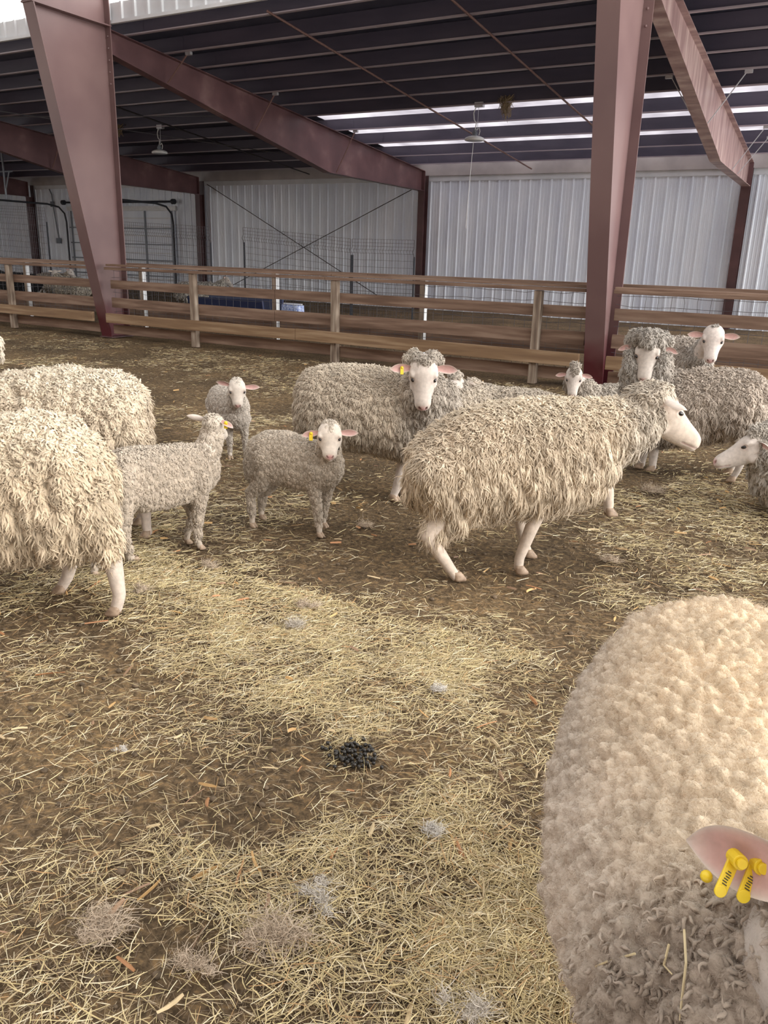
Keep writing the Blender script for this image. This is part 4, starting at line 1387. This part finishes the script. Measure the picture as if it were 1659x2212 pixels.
s.fleece(.0096, .052, .0082, .36, 1.5, (.59, .475, .335), None, None, back=(.74, .63, .475), fz=9000, lumps=.020, hang=1.0, n=150000, K=6, S=3, clump=.022, cfreq=22, vs=.5)

# --- left ewe behind ---------------------------------------------------------------
s = Sheep('sheep', (-3.53, 3.19), 214, 'woolly cream ewe at the left edge, standing behind the nearest ewe there', 14)
s.trace([(318, 880, 935, .25), (313, 850, 985, .6), (298, 825, 1010, .85), (270, 806, 1028, 1), (230, 796, 1040, 1.03), (170, 790, 1045, 1.03), (100, 792, 1050, 1), (20, 806, 1055, .95), (-60, 820, 1050, .85), (-120, 835, 1030, .65), (-150, 880, 990, .3)], .30)
h1 = s.chain([(250, 940, .11), (272, 1015, .085), (312, 1068, .042), (316, 1130, .028), (319, 1150, .027)], .11)
h2 = hind(s.S(280, 900)[0], -.12)
xf = s.S(-80, 900)[0]
f1, f2 = fore(xf, .12), fore(xf, -.12)
s.neck = [(np.array((xf, 0, .64)), .16), (np.array((xf + .3, 0, .78)), .09)]
s.wool = [[(np.array((xf, 0, .62)), .2), (np.array((xf + .25, 0, .76)), .13)], s.chain([(290, 960, .12), (300, 1020, .09)], .10)]
s.set_head((xf + .36, 0, .84), (.9, .0, -.5), 1.15)
s.legs = [h1, h2, f1, f2]
s.build_body(.0115, skin=(.60, .50, .42))
s.hooves([foot(h1), foot(h2), foot(f1), foot(f2)])
for sd in (-1, 1): s.ear(sd, (-.1, 1, .1), (.8, .1, -.1))
s.fleece(.0100, .042, .0084, .38, 1.4, (.575, .47, .345), None, None, back=(.73, .63, .485), fz=7000, lumps=.022, n=140000, S=3, K=5, clump=.024, cfreq=22, vs=.5)

# --- lambs ---------------------------------------------------------------------------
LB = (.45, .375, .295)
def lamb_fleece(s, **k):
    a = dict(cell=.0074, L=.0115, Wd=.0070, lift=.9, wave=.5, col=LB, back=(.60, .52, .425), voxel=.010, n=90000, fz=6000, fzL=.012, fzw=.0007, K=4, S=3, lumps=.006, base=.7, hang=.5, clump=.003, cfreq=40)
    a.update(k); return s.fleece(**a)
LSK = (.54, .455, .375)

s = Sheep('lamb', (-3.10, 3.17), 75, 'grey-beige lamb with its head turned away, walking beside the nearest left ewe', 21, cat='lamb')
s.trace([(243, 1005, 1055, .2), (248, 985, 1080, .6), (262, 968, 1102, .9), (300, 962, 1108, 1), (345, 962, 1100, 1), (390, 957, 1088, .95), (430, 958, 1072, .85), (455, 966, 1050, .65), (470, 985, 1030, .35)], .118)
nk = [s.S(440, 990), s.S(455, 955), s.S(460, 925)]
s.neck = list(zip(nk, (.085, .062, .055)))
hp = s.S(462, 918)
vd = -s.cam_dir(hp, -28, 0); vd[2] = -.25
s.set_head(hp, vd, .76, wide=1.16, snout=.75)
s.wool = [list(zip(nk, (.092, .070, .062))), [(hp + s.head[1] @ np.array((-.02, 0, .004)) * 1.0, .058), (hp + s.head[1] @ np.array((.02, 0, .012)), .050)]]
h1 = s.chain([(275, 1030, .075), (268, 1095, .052), (268, 1150, .026), (280, 1200, .018), (292, 1212, .017)], .0)
h2 = s.chain([(262, 1040, .07), (262, 1110, .045), (222, 1170, .025), (208, 1220, .018), (203, 1236, .017)], -.06)
f1 = s.chain([(432, 1035, .06), (430, 1075, .042), (428, 1120, .023), (427, 1165, .017), (432, 1180, .017)], -.06)
f2 = s.chain([(420, 1035, .06), (410, 1080, .038), (418, 1115, .022), (406, 1150, .017), (404, 1162, .017)], .06)
s.legs = [h1, h2, f1, f2]
s.wool += [[(a, r + .007) for a, r in c[:3]] + [(a, r + .006) for a, r in c[3:4]] for c in s.legs]
s.legz = .75; s.build_body(.0048, skin=(.60, .52, .43), ins=.012, legcol=(.50, .42, .335))
s.hooves([foot(c) for c in s.legs], .62)
s.ear(1, (-.35, 1, .12), (.5, .2, .2), L=.135, Wd=.07, droop=-.02, root=(-.02, .055, .03))
s.ear(-1, (-.35, 1, -.25), (-.6, .5, .4), L=.13, Wd=.07, droop=.1, root=(-.02, .055, .03), tagged=1)
lamb_fleece(s, L=.017, Wd=.0078, cell=.0078, face_cut=.06, n=90000)

s = Sheep('lamb', (-4.245, 4.88), 326, 'pale lamb facing out from behind the turned lamb, seen chest on', 22, cat='lamb')
k = .60
s.T = [(x * .58 - .24, .53 - (.83 - a) * .5, .53 - (.83 - b_) * .5, hw * .42) for x, a, b_, hw in T_EWE]
def at_x(s, px, py, x):
    r = ray(px, py); return s.loc(EYE + r * (((s.O + s.d * x - EYE) @ s.d) / (r @ s.d)))
hp = at_x(s, 512, 838, .13)
nk = [np.array((.02, 0, .40)), np.array((.06, hp[1] * .5, .46)), hp - np.array((.03, 0, .01))]
s.neck = list(zip(nk, (.085, .064, .05)))
s.set_head(hp, s.cam_dir(hp, 3, 44), .84, wide=1.20, snout=.70)
s.wool = [list(zip(nk, (.098, .078, .062))), [(hp + s.head[1] @ np.array((-.035, 0, .004)), .054), (hp + s.head[1] @ np.array((-.005, 0, .018)), .043)], [(np.array((.03, 0, .33)), .10), (np.array((-.1, 0, .36)), .12)]]
f1, f2 = fore(.0, -.062, .62), fore(.0, .062, .62)
h1, h2 = hind(-.48, -.07, .62), hind(-.48, .07, .62)
s.legs = [f1, f2, h1, h2]
s.wool += [[(a, r + .007) for a, r in c[:3]] + [(a, r + .006) for a, r in c[3:4]] for c in s.legs]
s.legz = .75; s.build_body(.0055, skin=(.66, .58, .50), ins=.012, legcol=(.56, .49, .41))
s.hooves([foot(c) for c in s.legs], .62)
s.ear(1, (.0, 1, .05), (.7, .2, .65), L=.135, Wd=.072, droop=.05, root=(.0, .060, .012))
s.ear(-1, (-.4, 1, .05), (.5, .5, .3), L=.13, Wd=.07, droop=.1, root=(-.02, .055, .02))
lamb_fleece(s, col=(.54, .475, .405), back=(.64, .575, .495), cell=.0092, Wd=.0082, face_cut=.03)

s = Sheep('lamb', (-2.632, 3.768), 12, 'tightly curled grey lamb standing in the open, facing out with pink muzzle and tagged ear', 23, cat='lamb')
s.trace([(533, 985, 1010, .2), (536, 965, 1030, .55), (546, 944, 1043, .85), (575, 930, 1046, 1), (620, 931, 1050, 1.02), (660, 944, 1058, 1), (695, 955, 1062, .92), (722, 968, 1052, .72), (738, 985, 1035, .4)], .118)
nk = [s.S(700, 995), s.S(708, 975, -.03), s.S(712, 945, -.06)]
s.neck = list(zip(nk, (.085, .066, .055)))
hp = s.S(712, 938, -.08)
s.set_head(hp, s.cam_dir(hp, 2, 34), .84, wide=1.24, snout=.66)
s.wool = [list(zip(nk, (.094, .076, .064))), [(hp + s.head[1] @ np.array((-.035, 0, .006)), .058), (hp + s.head[1] @ np.array((.0, 0, .022)), .042)]]
h1 = s.chain([(575, 990, .075), (568, 1040, .050), (541, 1066, .026), (545, 1112, .018), (545, 1126, .017)], -.055)
h2 = s.chain([(590, 990, .075), (586, 1040, .048), (568, 1066, .026), (564, 1098, .018), (565, 1108, .017)], .06)
f1 = s.chain([(680, 1015, .06), (675, 1045, .042), (684, 1090, .024), (689, 1134, .018), (690, 1147, .017)], -.06)
f2 = s.chain([(712, 1015, .058), (706, 1050, .040), (703, 1085, .022), (699, 1118, .017), (699, 1126, .016)], .05)
s.legs = [h1, h2, f1, f2]
s.wool += [[(a, r + .007) for a, r in c[:3]] + [(a, r + .006) for a, r in c[3:4]] for c in s.legs]
s.legz = .75; s.build_body(.0048, skin=(.66, .57, .48), ins=.012, nose=(.74, .38, .37), legcol=(.54, .455, .365))
s.hooves([foot(c, -.2) for c in s.legs], .62)
s.ear(1, (.0, 1, .04), (.75, .2, .6), L=.118, Wd=.070, droop=.04, root=(.0, .060, .015))
s.ear(-1, (.0, 1, -.16), (.7, .3, .6), L=.115, Wd=.066, droop=.08, root=(.0, .060, .015), tagged=1)
lamb_fleece(s, face_cut=.035)

# --- group at the right ----------------------------------------------------------------
s = Sheep('sheep', (-1.43, 6.55), 193, 'large ewe with a woolly cap over its eyes, beside the edge-on column', 15)
s.trace([(1655, 842, 875, .25), (1650, 820, 905, .6), (1632, 812, 932, .85), (1600, 798, 945, 1), (1550, 792, 952, 1), (1500, 793, 958, 1), (1450, 798, 962, .95), (1405, 810, 965, .85), (1370, 840, 950, .6), (1352, 870, 920, .3)], .30)
hp = s.S(1400, 754, .20)
nk = [s.S(1400, 870, .0), s.S(1400, 830, .08), s.S(1400, 795, .14)]
s.neck = list(zip(nk, (.17, .14, .11)))
s.wool = [[(s.S(1400, 880, 0), .21), (s.S(1398, 840, .06), .195), (s.S(1400, 800, .09), .18), (s.S(1400, 774, .11), .15)],
          [(s.S(1432, 785, .13), .08), (s.S(1430, 840, .10), .10)], [(s.S(1366, 790, .13), .08), (s.S(1365, 850, .10), .10)]]
s.set_head(hp, s.cam_dir(hp, -3, 56), 1.16, wide=1.22, snout=.90)
s.wool.append([(HP(-.060, .085, .0), .080), (HP(-.055, .055, .045), .080), (HP(-.035, .0, .080), .084), (HP(-.055, -.055, .045), .080), (HP(-.060, -.085, .0), .080)])
s.wool.append([(HP(.02, .105, -.02), .050), (HP(.10, .095, -.06), .045)]); s.wool.append([(HP(.02, -.105, -.02), .050), (HP(.10, -.095, -.06), .045)])
f1 = s.chain([(1408, 920, .10), (1410, 950, .062), (1412, 975, .04), (1410, 1000, .03), (1410, 1008, .028)], .09)
f2 = s.chain([(1390, 920, .10), (1390, 950, .062), (1390, 975, .04), (1386, 998, .03), (1386, 1003, .028)], -.02)
h1, h2 = hind(s.S(1610, 860)[0], .13), hind(s.S(1610, 860)[0], -.13)
s.legs = [f1, f2, h1, h2]
s.build_body(.0075, skin=(.58, .51, .45))
s.hooves([foot(c) for c in s.legs])
for sd in (-1, 1): s.ear(sd, (-.05, 1, .08), (.55, .25, .8), L=.085, Wd=.056, droop=.35, root=(-.0, .085, .010))
s.fleece(.0105, .048, .0080, .38, 1.4, (.50, .42, .345), (.40, .36, .315), s.S(1450, 850)[0], back=(.62, .545, .46), fz=6000, face_cut=.034, S=3, K=5, n=130000, clump=.018, cfreq=26)

w0 = EYE + (ray(1541, 726)) * (np.linalg.norm(gnd(1541, 728, .93) - EYE) / np.linalg.norm(ray(1541, 726)))
a_ = math.radians(302)
s = Sheep('sheep', (w0[0] - .26 * math.cos(a_), w0[1] - .26 * math.sin(a_)), 302, 'ewe with clean white face and wide pink ears, standing behind the woolly-capped ewe', 16)
s.T = [(x * .85 - .52, a * 1.03, b_, hw * .85) for x, a, b_, hw in T_EWE]
hp = s.loc(w0)
nk = [np.array((-.12, 0, .60)), np.array((hp[0] * .25 - .04, hp[1] * .4, .72)), hp - np.array((.05, 0, .03))]
s.neck = list(zip(nk, (.13, .10, .08)))
s.set_head(hp, s.cam_dir(hp, 2, 50), 1.22, wide=1.24, snout=.86)
s.wool = [list(zip(nk[:2] + [hp + np.array((-.16, 0, -.10))], (.165, .125, .09))), [(hp + s.head[1] @ np.array((-.045, 0, .045)), .050)]]
s.legs = [fore(-.12, .1), fore(-.12, -.1), hind(-.88, .12), hind(-.88, -.12)]
s.build_body(.0075, skin=(.66, .575, .52))
s.hooves([foot(c) for c in s.legs])
for sd in (-1, 1): s.ear(sd, (.0, 1, .06), (.65, .15, .75), L=.115, Wd=.074, droop=.05, root=(.005, .060, .015))
s.fleece(.0120, .042, .0105, .5, .9, (.48, .41, .345), (.45, .405, .36), -.05, back=(.56, .49, .42), fz=4000, face_cut=.02, S=3, K=5, n=100000, clump=.016, cfreq=26)

T_LIE = [(-.56, .44, .30, .06), (-.53, .52, .16, .20), (-.42, .58, .06, .30), (-.22, .62, .02, .36), (0, .63, .02, .37), (.20, .62, .03, .34), (.36, .60, .06, .27), (.47, .56, .14, .19), (.52, .46, .28, .08)]
def lying(O, h, label, seed, head_px, zhead, yaw, pitch, hs=1.0, tk=1.0, fwd=None, wool=GREY, col=(.50, .44, .37), cap=True, cutx=.03, cell=.0120, earo=(.05, 1, .0), rel=None):
    if rel is not None:
        hw_ = gnd(head_px[0], head_px[1], zhead); a_ = math.radians(h)
        O = (hw_[0] - rel[0] * math.cos(a_) + rel[1] * math.sin(a_), hw_[1] - rel[0] * math.sin(a_) - rel[1] * math.cos(a_))
    s = Sheep('sheep', O, h, label, seed)
    s.T = [(x * tk, a * tk, b_ * tk, hw * tk) for x, a, b_, hw in T_LIE]
    w0 = gnd(head_px[0], head_px[1], zhead); hp = s.loc(w0)
    b0 = np.array((.36 * tk, hp[1] * .3, .44 * tk))
    back = s.cam_dir(hp, yaw, 0) if fwd is None else unit(np.array(fwd) * [1, 1, 0])
    n2 = hp - back * .07 - np.array((0, 0, .03))
    nk = [b0, b0 * .45 + n2 * .55, n2]
    s.neck = list(zip(nk, (.17 * tk, .13 * tk, .085)))
    s.wool = [list(zip(nk[:2] + [n2 - back * .09 - np.array((0, 0, .07))], (.20 * tk, .17 * tk, .100)))]
    s.set_head(hp, s.cam_dir(hp, yaw, pitch) if fwd is None else fwd, hs, wide=1.18 if fwd is None else 1.0, snout=.88 if fwd is None else 1.0)
    if cap: s.wool.append([(hp + s.head[1] @ np.array((-.05, 0, .055)) * hs, .055 * hs), (hp + s.head[1] @ np.array((-.01, 0, .072)) * hs, .042 * hs)])
    if False: s.extra = [[(np.array((.30 * tk, .16 * sd, .10)), .07), (np.array((.50 * tk, .15 * sd, .06)), .045), (np.array((.34 * tk, .17 * sd, .04)), .035)] for sd in (-1, 1)]
    s.build_body(.0080, skin=(.60, .525, .465))
    for sd in (-1, 1): s.ear(sd, earo, (.6, .3, .75) if fwd is None else (.5, .8, -.2), L=.100, Wd=.060, droop=.12, root=(.005 if fwd is None else -.02, .060, .018))
    s.fleece(cell, .042, .0105, .5, .9, col, wool, .36 * tk, back=tuple(np.array(col) * 1.15), fz=4000, face_cut=cutx, S=3, K=5, n=110000, clump=.016, cfreq=26)
    return s
lying((0, 0), 226, 'small grey ewe resting at the foot of the edge-on column', 17, (1240, 811), .575, 0, 50, .98, .74, rel=(.50, .12))
lying((-.12, 5.98), 196, 'ewe resting at the right edge, long pale face in profile turned to the walking ewe', 18, (1628, 962), .47, 0, 0, 1.18, 1.0, fwd=(.93, .12, -.22), col=(.50, .43, .355), wool=(.46, .41, .35), cap=True, cutx=.01, earo=(-.25, 1, .0))
lying((-2.35, 6.25), 165, 'ewe lying behind the dense-fleeced ewe, mostly hidden by it', 19, (985, 832), .60, 160, 20, 1.0, .92, col=(.56, .48, .385), cap=True, earo=(-.1, 1, .05))

# sliver of a ewe at the left edge
q = gnd(2, 755, .58)
hd = math.radians(232)
s = Sheep('sheep', (q[0] + .58 * math.cos(hd), q[1] + .58 * math.sin(hd)), 232, 'woolly rump of a ewe just showing at the left edge below the fence', 31)
s.T = T_EWE
s.legs = [fore(.34, .12), fore(.34, -.12), hind(-.36, .12), hind(-.36, -.12)]
s.neck = [(np.array((.4, 0, .65)), .15), (np.array((.7, 0, .82)), .09)]
s.set_head((.74, 0, .86), (.9, 0, -.5), 1.1)
s.wool = [[(np.array((.4, 0, .65)), .18), (np.array((.64, 0, .80)), .12)]]
s.build_body(.012)
s.hooves([foot(c) for c in s.legs])
for sd in (-1, 1): s.ear(sd, (-.1, 1, .1), (.8, .1, -.1))
s.fleece(.032, .07, .028, .5, .4, (.64, .56, .45), fz=1200, n=30000)

# flock beyond the fence
def far_sheep(px, py, y, h, label, seed, col, sk=(.5, .44, .4), lie=True, k=1.0):
    c = pl(px, py, 1, y)
    s = Sheep('sheep', (c[0], y), h, label, seed)
    s.T = [(x * k, a * k, b_ * k, hw * k) for x, a, b_, hw in (T_LIE if lie else T_EWE)]
    zt = .62 * k if lie else .83 * k
    s.neck = [(np.array((.42 * k, 0, zt - .2)), .15), (np.array((.62 * k, 0, zt + .0)), .08)]
    s.set_head((.66 * k, 0, zt + .06), (.85, 0, -.5), 1.05)
    s.wool = [[(np.array((.42 * k, 0, zt - .2)), .18), (np.array((.58 * k, 0, zt - .04)), .12)]]
    if not lie: s.legs = [fore(.34, .12), fore(.34, -.12), hind(-.36, .12), hind(-.36, -.12)]
    s.build_body(.014, skin=sk)
    for sd in (-1, 1): s.ear(sd, (-.1, 1, .1), (.8, .1, -.1))
    s.fleece(.040, .05, .032, .5, .4, col, fz=0, n=20000, K=4, S=4)
far_sheep(152, 588, 14.0, 175, 'grey-fleeced sheep beyond the fence, just left of the wide tapered column', 41, (.40, .36, .30), (.48, .43, .39), False, 1.0)
far_sheep(112, 590, 16.1, 15, 'tan sheep beyond the fence, left of the grey-fleeced one', 42, (.44, .37, .29), (.72, .67, .62), False, .95)
far_sheep(38, 585, 14.3, 200, 'black-fleeced sheep beyond the fence at the far left', 43, (.018, .018, .022), (.02, .02, .02), False, 1.02)
far_sheep(428, 592, 15.0, 30, 'lone grey sheep beyond the fence, under the right side of the sectional door', 44, (.36, .33, .29), (.30, .27, .24), False, 1.0)

# --- foreground ewe -----------------------------------------------------------------------
s = Sheep('sheep', (-.06, 1.45), -75, 'big foreground ewe seen from above at the lower right, pink ear with yellow tags', 51)
s.T = [(x * (1.12 if x < 0 else .98), a + (.035 if x < 0 else .01), b_, hw * 1.10) for x, a, b_, hw in T_EWE]
hp = s.loc(np.array((.086, .900, .875)))
nk = [np.array((.42, .0, .60)), np.array(((.42 + hp[0]) / 2, hp[1] * .5, .67)), hp - np.array((.03, 0, .06))]
s.neck = list(zip(nk, (.18, .14, .10)))
s.wool = [list(zip(nk, (.21, .165, .085)))]
s.set_head(hp, (.57, .06, -.80), 1.08)
s.legs = [fore(.34, .13), fore(.34, -.13), hind(-.36, .14), hind(-.36, -.14)]
s.build_body(.0100, skin=(.43, .375, .325))
s.hooves([foot(c) for c in s.legs])
EWE = s
s.ear(1, (-.1, 1, .1), (.8, .1, -.1))
s.fleece(.0063, .020, .0072, .9, .9, (.56, .48, .395), (.34, .28, .225), .42, back=(.735, .585, .40), big=(.35, 0, .16, .018, .0055), n=420000, fz=190000, fzL=.013, fzw=.0005, K=4, S=3, lumps=.012, hang=1.2, up_lift=.4,
         voxel=.0042, clump=.0, cfreq=30, base=1.0, shrink=.008, nubs=((.019, 36, 1.7), (.0055, 105, 1.5)))
# its ear towards the camera, built where the photograph shows it
rt = HP(-.058, -.036, .036); tip = s.loc(gnd(1482, 1815, .885))
e = tip - rt; L = np.linalg.norm(e)
wp = np.array([0, 0, 0])
o = s.cam_dir(rt, 0, 0); o[2] = .25
V, Q, Cc = ear_mesh(None, rt, e, unit(s.loc(EYE) - (rt + tip) / 2) + np.array([0, 0, -.40]), L, .115, .55, .0, .006)
eo = obj('ear', np_mesh('ear', V, Q, True, Cc, M['ear']), None, s.root)

def near_at(px, py, dd):
    """point under a pixel, dd metres in front of the ear"""
    r = ray(px, py); d0 = (gnd(1560, 1840, .89) - EYE) @ FWD
    return s.loc(EYE + r * (d0 - dd))
on = unit(s.dirl(-FWD))
for (a, b_, w) in (((1588, 1852), (1556, 1925), .0150), ((1634, 1862), (1606, 1936), .0165)):
    A, B = near_at(*a, .045), near_at(*b_, .060)
    m = MB(); m.beam(A, B, w, .0035, up=tuple(on)); m.tube([B - on * .0017, B + on * .0017], w * .5, 14)
    m.tube([A - on * .006, A + on * .016], w * .62, 14); m.tube([A + on * .016, A + on * .021], w * .42, 12)
    tg = obj('ear_tag', m, M['yellow'], s.root, bevel=.0008)
    k = MB(); d = unit(B - A); sx = np.cross(on, d)
    gg = np.random.default_rng(3)
    for u in np.linspace(.42, .92, 8):
        c = A + (B - A) * u + on * .0022
        k.beam(c - sx * w * gg.uniform(.15, .33), c + sx * w * gg.uniform(.1, .33), .0012, .0008, up=tuple(on))
    obj('print', k, M['tag_ink'], tg)
c = near_at(1526, 1893, .03)
obj('tag_button', MB().ellipsoid(c, .0075, nu=12, nv=8), M['yellow'], s.root, True)
bpy.context.view_layer.update()
DG = bpy.context.evaluated_depsgraph_get()
IM = s.root.matrix_world.inverted()
def stem(pts, z, label):
    P = []
    for i, (x, y) in enumerate(pts):
        r = unit(ray(x, y))
        ok, loc, _n, _i = s.fl.ray_cast(IM @ Vector(EYE), (IM.to_3x3() @ Vector(r)), depsgraph=DG)
        P.append(np.array(s.root.matrix_world @ loc) - r * .010 if ok else gnd(x, y, z[i]))
    V = MB().tube(P, [.0016] * (len(P) - 1) + [.0009], 5)
    t = obj('straw_stem', V, M['stem']); tag(t, label, 'straw', None)
M['stem'] = flat_mat('straw_stem', (.66, .55, .33), .6)
stem([(1478, 2008), (1482, 2080), (1474, 2150), (1468, 2205)], (.78, .74, .68, .62), 'long pale straw stem hanging from the neck wool of the foreground ewe')
stem([(1445, 2040), (1434, 2085), (1452, 2105)], (.745, .72, .71), 'short kinked straw stem left of the long one on the foreground ewe')
stem([(1372, 2060), (1310, 2078), (1230, 2112)], (.66, .62, .56), 'curved straw stem lying across the shoulder of the foreground ewe')
